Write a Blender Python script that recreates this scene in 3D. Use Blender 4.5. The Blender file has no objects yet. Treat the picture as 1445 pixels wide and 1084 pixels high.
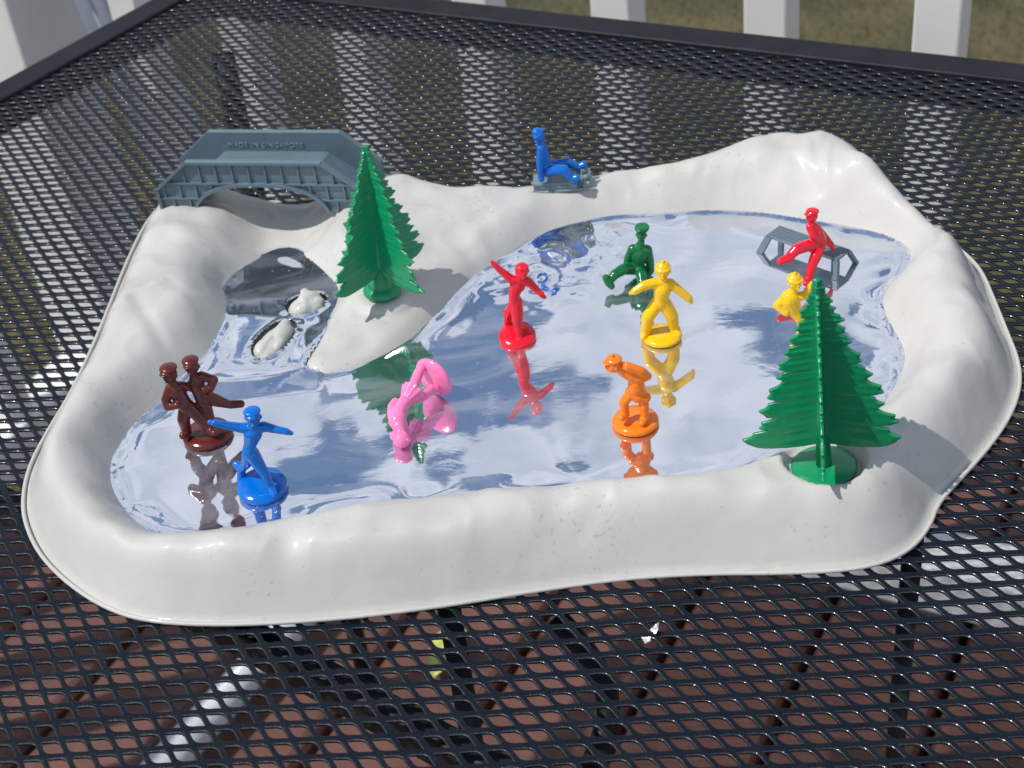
import bpy, bmesh, math, random
import numpy as np
from mathutils import Vector, Matrix, noise, Quaternion
R_ = math.radians
random.seed(4)
rnd = random.Random(11)
scene = bpy.context.scene
COL = scene.collection

# ------------------------------------------------------------------ camera
CH = 0.42279                      # camera height above the table mesh
F, TH, ROLL, YAW = 2070.0, 0.633, -0.1216, -0.078
PW, PH = 1445.0, 1084.0
d_ = np.array([math.sin(YAW)*math.cos(TH), math.cos(YAW)*math.cos(TH), -math.sin(TH)])
r0 = np.array([math.cos(YAW), -math.sin(YAW), 0.0]); u0 = np.cross(r0, d_)
cr, sr = math.cos(ROLL), math.sin(ROLL)
r_ = cr*r0 + sr*u0; u_ = -sr*r0 + cr*u0
cam_d = bpy.data.cameras.new('camera'); cam = bpy.data.objects.new('camera', cam_d); COL.objects.link(cam)
M = Matrix(((r_[0], u_[0], -d_[0], 0), (r_[1], u_[1], -d_[1], 0), (r_[2], u_[2], -d_[2], CH), (0, 0, 0, 1)))
cam.matrix_world = M
cam_d.sensor_width = 36; cam_d.sensor_fit = 'HORIZONTAL'; cam_d.lens = F/PW*36
cam_d.clip_start = 0.01; cam_d.clip_end = 500
cam_d.dof.use_dof = True; cam_d.dof.focus_distance = 0.64; cam_d.dof.aperture_fstop = 20
scene.camera = cam

def ray(x, y): return d_*F + r_*(x-PW/2) - u_*(y-PH/2)
def at(x, y, z=0.0):              # point of the place seen at photo pixel (x,y) at height z above the table
    v = ray(x, y); t = (z-CH)/v[2]
    return Vector((v[0]*t, v[1]*t, z))
def aty(x, y, Y):                 # ... on the vertical plane y = Y
    v = ray(x, y); t = Y/v[1]
    return Vector((v[0]*t, Y, CH+v[2]*t))

# ------------------------------------------------------------------ world and sun
SUN_AZ = Vector((-0.955, -0.29, 0)).normalized(); SUN_EL = R_(57)
w = bpy.data.worlds.new('World'); scene.world = w; w.use_nodes = True
nt = w.node_tree; nt.nodes.clear()
def N(t, kind, **kw):
    n = t.nodes.new(kind)
    for k, v in kw.items():
        if k.startswith('_'): setattr(n, k[1:], v)
        else:
            key = int(k[1:]) if k[0] == 'i' and k[1:].isdigit() else k.replace('__', ' ')
            n.inputs[key].default_value = v
    return n
sky = N(nt, 'ShaderNodeTexSky', _sky_type='NISHITA'); sky.sun_disc = False
sky.sun_elevation = SUN_EL; sky.sun_rotation = math.atan2(SUN_AZ.x, SUN_AZ.y)
sky.air_density = 1.3; sky.dust_density = 0.4; sky.ozone_density = 2.0
tc = N(nt, 'ShaderNodeTexCoord')
sep = N(nt, 'ShaderNodeSeparateXYZ'); nt.links.new(tc.outputs['Generated'], sep.inputs[0])
mz = N(nt, 'ShaderNodeMath', _operation='MAXIMUM', i1=0.06); nt.links.new(sep.outputs[2], mz.inputs[0])
dx = N(nt, 'ShaderNodeMath', _operation='DIVIDE'); nt.links.new(sep.outputs[0], dx.inputs[0]); nt.links.new(mz.outputs[0], dx.inputs[1])
dy = N(nt, 'ShaderNodeMath', _operation='DIVIDE'); nt.links.new(sep.outputs[1], dy.inputs[0]); nt.links.new(mz.outputs[0], dy.inputs[1])
cmb = N(nt, 'ShaderNodeCombineXYZ', i2=7.3); nt.links.new(dx.outputs[0], cmb.inputs[0]); nt.links.new(dy.outputs[0], cmb.inputs[1])
cn = N(nt, 'ShaderNodeTexNoise', Scale=4.0, Detail=10.0, Roughness=0.56, Distortion=0.15); nt.links.new(cmb.outputs[0], cn.inputs['Vector'])
cr_ = N(nt, 'ShaderNodeValToRGB'); cr_.color_ramp.elements[0].position = 0.414; cr_.color_ramp.elements[1].position = 0.430
nt.links.new(cn.outputs['Fac'], cr_.inputs[0])
cn2 = N(nt, 'ShaderNodeTexNoise', Scale=5.0, Detail=6.0, Roughness=0.6, Distortion=1.0); nt.links.new(cmb.outputs[0], cn2.inputs['Vector'])
ccol = N(nt, 'ShaderNodeValToRGB')
ccol.color_ramp.elements[0].position = 0.35; ccol.color_ramp.elements[0].color = (0.48, 0.53, 0.63, 1)
ccol.color_ramp.elements[1].position = 0.7; ccol.color_ramp.elements[1].color = (0.82, 0.85, 0.92, 1)
nt.links.new(cn2.outputs['Fac'], ccol.inputs[0])
WS = 0.10
sc_ = N(nt, 'ShaderNodeVectorMath', _operation='SCALE'); sc_.inputs['Scale'].default_value = 1/WS; nt.links.new(ccol.outputs[0], sc_.inputs[0])
hi = N(nt, 'ShaderNodeMapRange', _interpolation_type='SMOOTHSTEP'); hi.inputs['From Min'].default_value = 0.68; hi.inputs['From Max'].default_value = 0.86
hi.inputs['To Min'].default_value = 1.0; hi.inputs['To Max'].default_value = 0.0; nt.links.new(sep.outputs[2], hi.inputs[0])
hm = N(nt, 'ShaderNodeMath', _operation='MULTIPLY'); nt.links.new(cr_.outputs[0], hm.inputs[0]); nt.links.new(hi.outputs[0], hm.inputs[1])
mx = N(nt, 'ShaderNodeMix', _data_type='RGBA'); nt.links.new(hm.outputs[0], mx.inputs[0])
nt.links.new(sky.outputs[0], mx.inputs[6]); nt.links.new(sc_.outputs[0], mx.inputs[7])
bg = N(nt, 'ShaderNodeBackground', Strength=WS); nt.links.new(mx.outputs[2], bg.inputs[0])
wo = N(nt, 'ShaderNodeOutputWorld'); nt.links.new(bg.outputs[0], wo.inputs[0])
sun_d = bpy.data.lights.new('sun', 'SUN'); sun = bpy.data.objects.new('sun', sun_d); COL.objects.link(sun)
sun_d.energy = 4.0; sun_d.angle = R_(0.53); sun_d.color = (1.0, 0.95, 0.88)
sdir = Vector((SUN_AZ.x*math.cos(SUN_EL), SUN_AZ.y*math.cos(SUN_EL), math.sin(SUN_EL)))
sun.rotation_euler = (-sdir).to_track_quat('-Z', 'Y').to_euler(); sun.location = sdir*5
scene.view_settings.view_transform = 'Standard'; scene.view_settings.look = 'None'
scene.view_settings.exposure = 0.0; scene.view_settings.gamma = 1.0

# ------------------------------------------------------------------ materials
def new_mat(name):
    m = bpy.data.materials.new(name); m.use_nodes = True
    return m, m.node_tree, m.node_tree.nodes['Principled BSDF']
def bump_chain(t, p, layers):
    tcx = N(t, 'ShaderNodeTexCoord'); prev = None
    for (kind, scale, detail, strength, dist) in layers:
        if kind == 'noise':
            n = N(t, 'ShaderNodeTexNoise', Scale=scale, Detail=detail); out = n.outputs['Fac']
        else:
            n = N(t, 'ShaderNodeTexVoronoi', Scale=scale); out = n.outputs['Distance']
        t.links.new(tcx.outputs['Object'], n.inputs['Vector'])
        b = N(t, 'ShaderNodeBump', Strength=strength, Distance=dist); t.links.new(out, b.inputs['Height'])
        if prev: t.links.new(prev.outputs[0], b.inputs['Normal'])
        prev = b
    t.links.new(prev.outputs[0], p.inputs['Normal'])
def plastic(name, col, rough=0.16, sss=0.10, var=0.12):
    m, t, p = new_mat(name)
    tcx = N(t, 'ShaderNodeTexCoord')
    n = N(t, 'ShaderNodeTexNoise', Scale=120, Detail=3); t.links.new(tcx.outputs['Object'], n.inputs['Vector'])
    mxx = N(t, 'ShaderNodeMix', _data_type='RGBA')
    mxx.inputs[6].default_value = tuple(c*(1-var) for c in col)+(1,); mxx.inputs[7].default_value = tuple(min(1, c*(1+var)) for c in col)+(1,)
    t.links.new(n.outputs['Fac'], mxx.inputs[0]); t.links.new(mxx.outputs[2], p.inputs['Base Color'])
    p.inputs['Roughness'].default_value = rough
    p.inputs['Subsurface Weight'].default_value = sss; p.inputs['Subsurface Scale'].default_value = 0.0025
    p.inputs['Subsurface Radius'].default_value = tuple(0.3+0.7*c for c in col)
    bump_chain(t, p, [('noise', 260, 3, 0.35, 0.0006), ('noise', 900, 2, 0.2, 0.0002)])
    return m
MAT = {}
MAT['blue'] = plastic('blue plastic', (0.0, 0.135, 0.54))
MAT['red'] = plastic('red plastic', (0.72, 0.010, 0.030))
MAT['green_fig'] = plastic('dark green plastic', (0.004, 0.14, 0.045))
MAT['yellow'] = plastic('yellow plastic', (0.80, 0.48, 0.006))
MAT['orange'] = plastic('orange plastic', (0.90, 0.20, 0.008))
MAT['pink'] = plastic('pink plastic', (0.86, 0.22, 0.47), sss=0.3)
MAT['brown'] = plastic('maroon brown plastic', (0.105, 0.017, 0.013), sss=0.05)
MAT['tree'] = plastic('tree green plastic', (0.003, 0.25, 0.10), rough=0.26, sss=0.2)
MAT['grey'] = plastic('blue grey plastic', (0.110, 0.165, 0.205), rough=0.38, sss=0.05)
MAT['sled'] = plastic('pale grey plastic', (0.16, 0.23, 0.25), rough=0.4, sss=0.05)

# the vinyl snow bank
m, t, p = new_mat('off white vinyl'); MAT['snow'] = m
tcx = N(t, 'ShaderNodeTexCoord')
n1 = N(t, 'ShaderNodeTexNoise', Scale=14, Detail=6, Roughness=0.6); t.links.new(tcx.outputs['Object'], n1.inputs['Vector'])
c1 = N(t, 'ShaderNodeValToRGB'); c1.color_ramp.elements[0].position = 0.3; c1.color_ramp.elements[1].position = 0.7
c1.color_ramp.elements[0].color = (0.445, 0.445, 0.425, 1); c1.color_ramp.elements[1].color = (0.515, 0.513, 0.493, 1)
t.links.new(n1.outputs['Fac'], c1.inputs[0])
v1 = N(t, 'ShaderNodeTexNoise', Scale=420, Detail=2, Roughness=0.5); t.links.new(tcx.outputs['Object'], v1.inputs['Vector'])
n2 = N(t, 'ShaderNodeTexNoise', Scale=22, Detail=2); t.links.new(tcx.outputs['Object'], n2.inputs['Vector'])
ad = N(t, 'ShaderNodeMath', _operation='MULTIPLY_ADD', i1=0.35); t.links.new(n2.outputs['Fac'], ad.inputs[0]); t.links.new(v1.outputs['Fac'], ad.inputs[2])
c2 = N(t, 'ShaderNodeValToRGB'); c2.color_ramp.elements[0].position = 0.855; c2.color_ramp.elements[1].position = 0.93
c2.color_ramp.elements[0].color = (0, 0, 0, 1); c2.color_ramp.elements[1].color = (0.42, 0.42, 0.42, 1); t.links.new(ad.outputs[0], c2.inputs[0])
mxx = N(t, 'ShaderNodeMix', _data_type='RGBA'); mxx.inputs[7].default_value = (0.30, 0.28, 0.22, 1)
t.links.new(c2.outputs[0], mxx.inputs[0]); t.links.new(c1.outputs[0], mxx.inputs[6]); t.links.new(mxx.outputs[2], p.inputs['Base Color'])
p.inputs['Roughness'].default_value = 0.5; p.inputs['Specular IOR Level'].default_value = 0.3
p.inputs['Subsurface Weight'].default_value = 0.0
p.inputs['Coat Weight'].default_value = 0.35; p.inputs['Coat Roughness'].default_value = 0.07
bump_chain(t, p, [('noise', 22, 5, 0.35, 0.0025), ('noise', 110, 4, 0.18, 0.0010), ('noise', 700, 2, 0.10, 0.0002)])

# the shiny ice foil
m, t, p = new_mat('mirror foil'); MAT['ice'] = m
p.inputs['Metallic'].default_value = 1.0; p.inputs['Base Color'].default_value = (0.83, 0.86, 0.93, 1)
tcx = N(t, 'ShaderNodeTexCoord')
rn = N(t, 'ShaderNodeTexNoise', Scale=30, Detail=5, Roughness=0.65); t.links.new(tcx.outputs['Object'], rn.inputs['Vector'])
rr = N(t, 'ShaderNodeMapRange'); rr.inputs['To Min'].default_value = 0.008; rr.inputs['To Max'].default_value = 0.06
rr.inputs['From Min'].default_value = 0.4; rr.inputs['From Max'].default_value = 0.75
t.links.new(rn.outputs['Fac'], rr.inputs[0]); t.links.new(rr.outputs[0], p.inputs['Roughness'])
mp = N(t, 'ShaderNodeMapping'); mp.inputs['Scale'].default_value = (1.0, 1.7, 1.0); mp.inputs['Rotation'].default_value = (0, 0, R_(20)); t.links.new(tcx.outputs['Object'], mp.inputs[0])
w1 = N(t, 'ShaderNodeTexNoise', Scale=16, Detail=3, Roughness=0.45, Distortion=1.2); t.links.new(mp.outputs[0], w1.inputs['Vector'])
b1 = N(t, 'ShaderNodeBump', Strength=0.035, Distance=0.0014); t.links.new(w1.outputs['Fac'], b1.inputs['Height'])
w2 = N(t, 'ShaderNodeTexNoise', Scale=75, Detail=4, Roughness=0.6, Distortion=0.8); t.links.new(mp.outputs[0], w2.inputs['Vector'])
b2 = N(t, 'ShaderNodeBump', Strength=0.014, Distance=0.0006); t.links.new(w2.outputs['Fac'], b2.inputs['Height']); t.links.new(b1.outputs[0], b2.inputs['Normal'])
t.links.new(b2.outputs[0], p.inputs['Normal'])
# milky film on the foil
df = N(t, 'ShaderNodeBsdfPrincipled'); df.inputs['Base Color'].default_value = (0.42, 0.45, 0.52, 1); df.inputs['Roughness'].default_value = 0.35
t.links.new(b2.outputs[0], df.inputs['Normal'])
fn = N(t, 'ShaderNodeTexNoise', Scale=11, Detail=8, Roughness=0.62, Distortion=1.5); t.links.new(mp.outputs[0], fn.inputs['Vector'])
fr = N(t, 'ShaderNodeMapRange'); fr.inputs['From Min'].default_value = 0.47; fr.inputs['From Max'].default_value = 0.6
fr.inputs['To Min'].default_value = 0.06; fr.inputs['To Max'].default_value = 0.30; t.links.new(fn.outputs['Fac'], fr.inputs[0])
dn = N(t, 'ShaderNodeTexNoise', Scale=520, Detail=2); t.links.new(tcx.outputs['Object'], dn.inputs['Vector'])
dr = N(t, 'ShaderNodeMapRange'); dr.inputs['From Min'].default_value = 0.69; dr.inputs['From Max'].default_value = 0.74; dr.inputs['To Max'].default_value = 0.55; t.links.new(dn.outputs['Fac'], dr.inputs[0])
sm_ = N(t, 'ShaderNodeMapping'); sm_.inputs['Rotation'].default_value = (0, 0, R_(-48)); sm_.inputs['Scale'].default_value = (2200, 14, 1); t.links.new(tcx.outputs['Object'], sm_.inputs[0])
sn = N(t, 'ShaderNodeTexNoise', Scale=1.0, Detail=1); t.links.new(sm_.outputs[0], sn.inputs['Vector'])
sr2 = N(t, 'ShaderNodeMapRange'); sr2.inputs['From Min'].default_value = 0.72; sr2.inputs['From Max'].default_value = 0.78; sr2.inputs['To Max'].default_value = 0.35; t.links.new(sn.outputs['Fac'], sr2.inputs[0])
m1 = N(t, 'ShaderNodeMath', _operation='MAXIMUM'); t.links.new(dr.outputs[0], m1.inputs[0]); t.links.new(sr2.outputs[0], m1.inputs[1])
m2 = N(t, 'ShaderNodeMath', _operation='MAXIMUM'); t.links.new(m1.outputs[0], m2.inputs[0]); t.links.new(fr.outputs[0], m2.inputs[1]); fr = m2
ms = N(t, 'ShaderNodeMixShader'); t.links.new(fr.outputs[0], ms.inputs[0]); t.links.new(p.outputs[0], ms.inputs[1]); t.links.new(df.outputs[0], ms.inputs[2])
t.links.new(ms.outputs[0], t.nodes['Material Output'].inputs[0])

# painted black steel of the table
m, t, p = new_mat('navy black enamel'); MAT['steel'] = m
tcx = N(t, 'ShaderNodeTexCoord')
n1 = N(t, 'ShaderNodeTexNoise', Scale=60, Detail=6, Roughness=0.7); t.links.new(tcx.outputs['Object'], n1.inputs['Vector'])
c1 = N(t, 'ShaderNodeValToRGB'); c1.color_ramp.elements[0].position = 0.35; c1.color_ramp.elements[1].position = 0.8
c1.color_ramp.elements[0].color = (0.0035, 0.0068, 0.0145, 1); c1.color_ramp.elements[1].color = (0.011, 0.014, 0.019, 1)
t.links.new(n1.outputs['Fac'], c1.inputs[0]); t.links.new(c1.outputs[0], p.inputs['Base Color'])
n2 = N(t, 'ShaderNodeTexNoise', Scale=130, Detail=4); t.links.new(tcx.outputs['Object'], n2.inputs['Vector'])
rr = N(t, 'ShaderNodeMapRange'); rr.inputs['To Min'].default_value = 0.14; rr.inputs['To Max'].default_value = 0.42; p.inputs['Specular IOR Level'].default_value = 0.14
t.links.new(n2.outputs['Fac'], rr.inputs[0]); t.links.new(rr.outputs[0], p.inputs['Roughness'])
bump_chain(t, p, [('noise', 1300, 4, 0.8, 0.0004), ('noise', 160, 2, 0.3, 0.0008)])

m2_ = MAT['steel'].copy(); m2_.name = 'glossy enamel edge'; MAT['edge'] = m2_; pe = m2_.node_tree.nodes['Principled BSDF']
for l in list(m2_.node_tree.links):
    if l.to_socket == pe.inputs['Roughness']: m2_.node_tree.links.remove(l)
pe.inputs['Roughness'].default_value = 0.30; pe.inputs['Specular IOR Level'].default_value = 0.4; pe.inputs['Coat Weight'].default_value = 1.0; pe.inputs['Coat Roughness'].default_value = 0.16; pe.inputs['Coat IOR'].default_value = 1.75
def painted(name, c0, c1v, scale, rough, bumps, spec=0.5):
    m, t, p = new_mat(name); p.inputs['Specular IOR Level'].default_value = spec
    tcx = N(t, 'ShaderNodeTexCoord')
    n1 = N(t, 'ShaderNodeTexNoise', Scale=scale, Detail=6, Roughness=0.6); t.links.new(tcx.outputs['Object'], n1.inputs['Vector'])
    c = N(t, 'ShaderNodeValToRGB'); c.color_ramp.elements[0].position = 0.3; c.color_ramp.elements[1].position = 0.72
    c.color_ramp.elements[0].color = c0+(1,); c.color_ramp.elements[1].color = c1v+(1,)
    t.links.new(n1.outputs['Fac'], c.inputs[0]); t.links.new(c.outputs[0], p.inputs['Base Color'])
    p.inputs['Roughness'].default_value = rough
    bump_chain(t, p, bumps)
    return m
MAT['rail'] = painted('charcoal rail enamel', (0.008, 0.0095, 0.013), (0.017, 0.019, 0.025), 40, 0.45, [('noise', 500, 3, 0.3, 0.0003)], 0.2)
MAT['vinyl_white'] = painted('white vinyl railing', (0.62, 0.63, 0.63), (0.72, 0.73, 0.74), 9, 0.35, [('noise', 40, 3, 0.1, 0.001)])
MAT['deck'] = painted('red brown deck board', (0.080, 0.033, 0.026), (0.145, 0.063, 0.049), 16, 0.6, [('noise', 90, 6, 0.5, 0.002)])
MAT['pipe'] = painted('glossy grey white plastic', (0.45, 0.48, 0.52), (0.62, 0.64, 0.68), 20, 0.12, [('noise', 30, 3, 0.1, 0.001)])
MAT['leaf'] = painted('yellow green leaf', (0.36, 0.40, 0.08), (0.52, 0.52, 0.16), 60, 0.5, [('noise', 90, 6, 0.5, 0.001)])
MAT['foil'] = painted('torn silver foil', (0.7, 0.74, 0.8), (0.95, 0.95, 0.97), 300, 0.15, [('noise', 500, 6, 1.0, 0.001)])
MAT['foil'].node_tree.nodes['Principled BSDF'].inputs['Metallic'].default_value = 0.8
MAT['lawn'] = painted('patchy lawn', (0.028, 0.042, 0.009), (0.16, 0.12, 0.055), 2.4, 0.9, [('noise', 30, 8, 1.0, 0.05)])
MAT['grass'] = painted('grass blades', (0.035, 0.058, 0.010), (0.21, 0.16, 0.07), 2.6, 0.7, [('noise', 30, 2, 0.1, 0.01)])

# ------------------------------------------------------------------ helpers
def tag(o, label=None, cat=None, group=None, kind=None):
    if label: o['label'] = label
    if cat: o['category'] = cat
    if group: o['group'] = group
    if kind: o['kind'] = kind
    return o
def empty(name, loc, label=None, cat=None, group=None):
    o = bpy.data.objects.new(name, None); o.location = loc; o.empty_display_size = 0.01
    COL.objects.link(o); tag(o, label, cat, group); return o
def mesh_obj(name, verts, faces, mat, parent=None, smooth=False, world=True):
    if parent is not None and world:
        L = Vector(parent_loc(parent)); verts = [(v[0]-L[0], v[1]-L[1], v[2]-L[2]) for v in verts]
    me = bpy.data.meshes.new(name); me.from_pydata([tuple(v) for v in verts], [], [tuple(f) for f in faces]); me.update()
    if smooth: me.polygons.foreach_set('use_smooth', [True]*len(me.polygons))
    me.materials.append(mat); o = bpy.data.objects.new(name, me); COL.objects.link(o)
    if parent is not None: o.parent = parent
    return o
def parent_loc(p):
    L = Vector((0, 0, 0))
    while p is not None: L += p.location; p = p.parent
    return L
def fix_normals(o):
    bm = bmesh.new(); bm.from_mesh(o.data); bmesh.ops.recalc_face_normals(bm, faces=bm.faces); bm.to_mesh(o.data); bm.free(); return o
def bevel(o, wd, seg=2):
    bm = bmesh.new(); bm.from_mesh(o.data)
    bmesh.ops.recalc_face_normals(bm, faces=bm.faces)
    ed = [e for e in bm.edges if len(e.link_faces) == 2 and e.calc_face_angle(0) > 0.6]
    bmesh.ops.bevel(bm, geom=ed, offset=wd, segments=seg, profile=0.5, affect='EDGES'); bm.to_mesh(o.data); bm.free(); return o

class MB:                          # collects shapes that become one mesh
    def __init__(s): s.v = []; s.f = []
    def add(s, v, f):
        n = len(s.v); s.v += [Vector(x) for x in v]; s.f += [tuple(i+n for i in q) for q in f]
    def box(s, c, ex, ey, ez):     # centre and three half-axis vectors
        c = Vector(c); ex, ey, ez = Vector(ex), Vector(ey), Vector(ez)
        v = [c+ex*a+ey*b+ez*g for g in (-1, 1) for b in (-1, 1) for a in (-1, 1)]
        s.add(v, [(0, 2, 3, 1), (4, 5, 7, 6), (0, 1, 5, 4), (2, 6, 7, 3), (0, 4, 6, 2), (1, 3, 7, 5)])
    def tube(s, pts, rad, n=12, cap=True):
        pts = [Vector(q) for q in pts]; rads = rad if isinstance(rad, (list, tuple)) else [rad]*len(pts)
        base = len(s.v); up = Vector((0.13, 0.21, 1)).normalized(); vs = []; fs = []
        for i, q in enumerate(pts):
            tg = (pts[min(i+1, len(pts)-1)]-pts[max(i-1, 0)]).normalized()
            a = up-tg*up.dot(tg)
            if a.length < 1e-3: a = Vector((1, 0, 0))-tg*tg.x
            a.normalize(); b = tg.cross(a)
            for k in range(n):
                an = 2*math.pi*k/n; vs.append(q+(a*math.cos(an)+b*math.sin(an))*rads[i])
        for i in range(len(pts)-1):
            for k in range(n): fs.append((i*n+k, i*n+(k+1) % n, (i+1)*n+(k+1) % n, (i+1)*n+k))
        if cap: fs.append(tuple(reversed(range(n)))); fs.append(tuple(range((len(pts)-1)*n, len(pts)*n)))
        s.add(vs, fs)
    def ball(s, c, rx, ry=None, rz=None, rot=None, nu=16, nv=10):
        ry = ry or rx; rz = rz or rx; rot = rot or Matrix.Identity(3); c = Vector(c); vs = [c+rot@Vector((0, 0, rz))]; fs = []
        for i in range(1, nv):
            th = math.pi*i/nv
            for k in range(nu):
                ph = 2*math.pi*k/nu
                vs.append(c+rot@Vector((rx*math.sin(th)*math.cos(ph), ry*math.sin(th)*math.sin(ph), rz*math.cos(th))))
        vs.append(c+rot@Vector((0, 0, -rz)))
        for k in range(nu): fs.append((0, 1+k, 1+(k+1) % nu))
        for i in range(nv-2):
            for k in range(nu): fs.append((1+i*nu+k, 1+(i+1)*nu+k, 1+(i+1)*nu+(k+1) % nu, 1+i*nu+(k+1) % nu))
        L = len(vs)-1
        for k in range(nu): fs.append((L, 1+(nv-2)*nu+(k+1) % nu, 1+(nv-2)*nu+k))
        s.add(vs, fs)
    def limb(s, a, ra, b, rb, n=14):   # tapered capsule
        a, b = Vector(a), Vector(b); s.tube([a, b], [ra, rb], n); s.ball(a, ra, nu=n, nv=8); s.ball(b, rb, nu=n, nv=8)
    def disc(s, c, nrm, rad, h, n=40, dome=0.0):
        c = Vector(c); nrm = Vector(nrm).normalized(); a = nrm.orthogonal().normalized(); b = nrm.cross(a)
        prof = [(0.0, 0), (rad*0.93, 0), (rad, h*0.25), (rad, h*0.6), (rad*0.93, h), (rad*0.5, h+dome*0.7), (0.0, h+dome)]
        vs = []; fs = []
        for (rr_, hh) in prof[1:-1]:
            for k in range(n):
                an = 2*math.pi*k/n; vs.append(c+a*math.cos(an)*rr_+b*math.sin(an)*rr_+nrm*(hh-h/2))
        m_ = len(prof)-2
        for i in range(m_-1):
            for k in range(n): fs.append((i*n+k, i*n+(k+1) % n, (i+1)*n+(k+1) % n, (i+1)*n+k))
        vs.append(c-nrm*h/2); vs.append(c+nrm*(h/2+dome)); L = len(vs)
        for k in range(n): fs.append((L-2, (k+1) % n, k)); fs.append((L-1, (m_-1)*n+k, (m_-1)*n+(k+1) % n))
        s.add(vs, fs)
    def build(s, name, mat, parent=None, smooth=False):
        return mesh_obj(name, s.v, s.f, mat, parent, smooth)
    def moulded(s, name, mat, parent=None, voxel=0.00038, smooth_it=3, k=100.0):
        """fuse the shapes into one continuous moulded surface"""
        L = parent_loc(parent) if parent else Vector((0, 0, 0))
        me = bpy.data.meshes.new(name+'_tmp'); me.from_pydata([tuple((v-L)*k) for v in s.v], [], s.f); me.update()
        o = bpy.data.objects.new(name+'_tmp', me); COL.objects.link(o)
        fix_normals(o)
        rm = o.modifiers.new('r', 'REMESH'); rm.mode = 'VOXEL'; rm.voxel_size = voxel*k; rm.adaptivity = 0
        sm = o.modifiers.new('s', 'SMOOTH'); sm.factor = 0.5; sm.iterations = smooth_it
        dg = bpy.context.evaluated_depsgraph_get(); dg.update()
        nm = bpy.data.meshes.new_from_object(o.evaluated_get(dg)); nm.name = name
        bpy.data.objects.remove(o); bpy.data.meshes.remove(me)
        nm.transform(Matrix.Scale(1/k, 4)); nm.polygons.foreach_set('use_smooth', [True]*len(nm.polygons))
        nm.materials.clear(); nm.materials.append(mat)
        ob = bpy.data.objects.new(name, nm); COL.objects.link(ob)
        if parent: ob.parent = parent
        return ob

E1 = Vector((0.8944, -0.4472, 0)); E2 = Vector((0.4472, 0.8944, 0)); EZ = Vector((0, 0, 1))
DECK = -0.72

# ------------------------------------------------------------------ lawn, deck
lawn_z = -1.55
n = 60; vs = []; fs = []
for j in range(n+1):
    for i in range(n+1):
        x = -40+80*i/n; y = -20+80*j/n
        vs.append((x, y, lawn_z+0.05*noise.noise(Vector((x*0.4, y*0.4, 0)))))
for j in range(n):
    for i in range(n): a = j*(n+1)+i; fs.append((a, a+1, a+n+2, a+n+1))
o = mesh_obj('lawn', vs, fs, MAT['lawn'], smooth=True); o['kind'] = 'structure'
# blades of grass where the lawn can be seen from the deck
vs = []; fs = []; gr = random.Random(5)
for k in range(26000):
    u = gr.random(); y = 1.75+u*u*5.5; x = gr.uniform(-2.2, 2.6)*(0.5+y*0.22)
    if x < -0.8 and y < 1: continue
    h = gr.uniform(0.03, 0.075); an = gr.uniform(0, 6.28); wd = 0.004; l = gr.uniform(0, 0.035); a2 = gr.uniform(0, 6.28)
    b = len(vs); cx, sx = math.cos(an)*wd, math.sin(an)*wd
    vs += [(x-cx, y-sx, lawn_z-0.04), (x+cx, y+sx, lawn_z-0.04), (x+l*math.cos(a2), y+l*math.sin(a2), lawn_z+h)]; fs.append((b, b+1, b+2))
o = mesh_obj('grass', vs, fs, MAT['grass']); o['kind'] = 'stuff'; o['label'] = 'short patchy green and straw coloured grass beyond the railing'; o['category'] = 'grass'
# deck boards run along E2; one sheet of boards with rounded edges
mb = MB(); pitch = 0.139; c0 = 1.299/2.236
sections = [(-0.0665, -0.030), (-0.0645, -0.010), (-0.060, -0.003), (-0.054, 0.0), (0.054, 0.0), (0.060, -0.003), (0.0645, -0.010), (0.0665, -0.030)]
for k in range(-5, 14):
    off = (k*pitch) - c0            # signed distance of a seam along E1
    cen = off+pitch/2
    s0, s1 = -1.0, 1.47+0.02*0
    vs = []
    for s in (s0, s1):
        for (a, z) in sections: q = E1*(cen+a)+E2*s; vs.append((q.x, q.y, DECK+z))
    m_ = len(sections); fs = [(i, i+1, m_+i+1, m_+i) for i in range(m_-1)]+[tuple(range(m_)), tuple(reversed(range(m_, 2*m_)))]
    mb.add(vs, fs)
o = fix_normals(mb.build('deck', MAT['deck'])); o['kind'] = 'structure'
MAT['gap_shade'] = painted('dark gap shade', (0.012, 0.010, 0.008), (0.03, 0.024, 0.018), 8, 0.9, [('noise', 90, 6, 0.5, 0.002)])
mb = MB(); mb.box(E1*((8*0.139-c0))/1.0*0.5+E1*(-0.0)+E2*0.22+EZ*(DECK-0.06), E1*1.55, E2*1.2, EZ*0.015)  # one dark sheet added under the boards, stands in for shade in the gaps
o = mb.build('gap_shade_sheet', MAT['gap_shade']); o['kind'] = 'structure'

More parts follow.
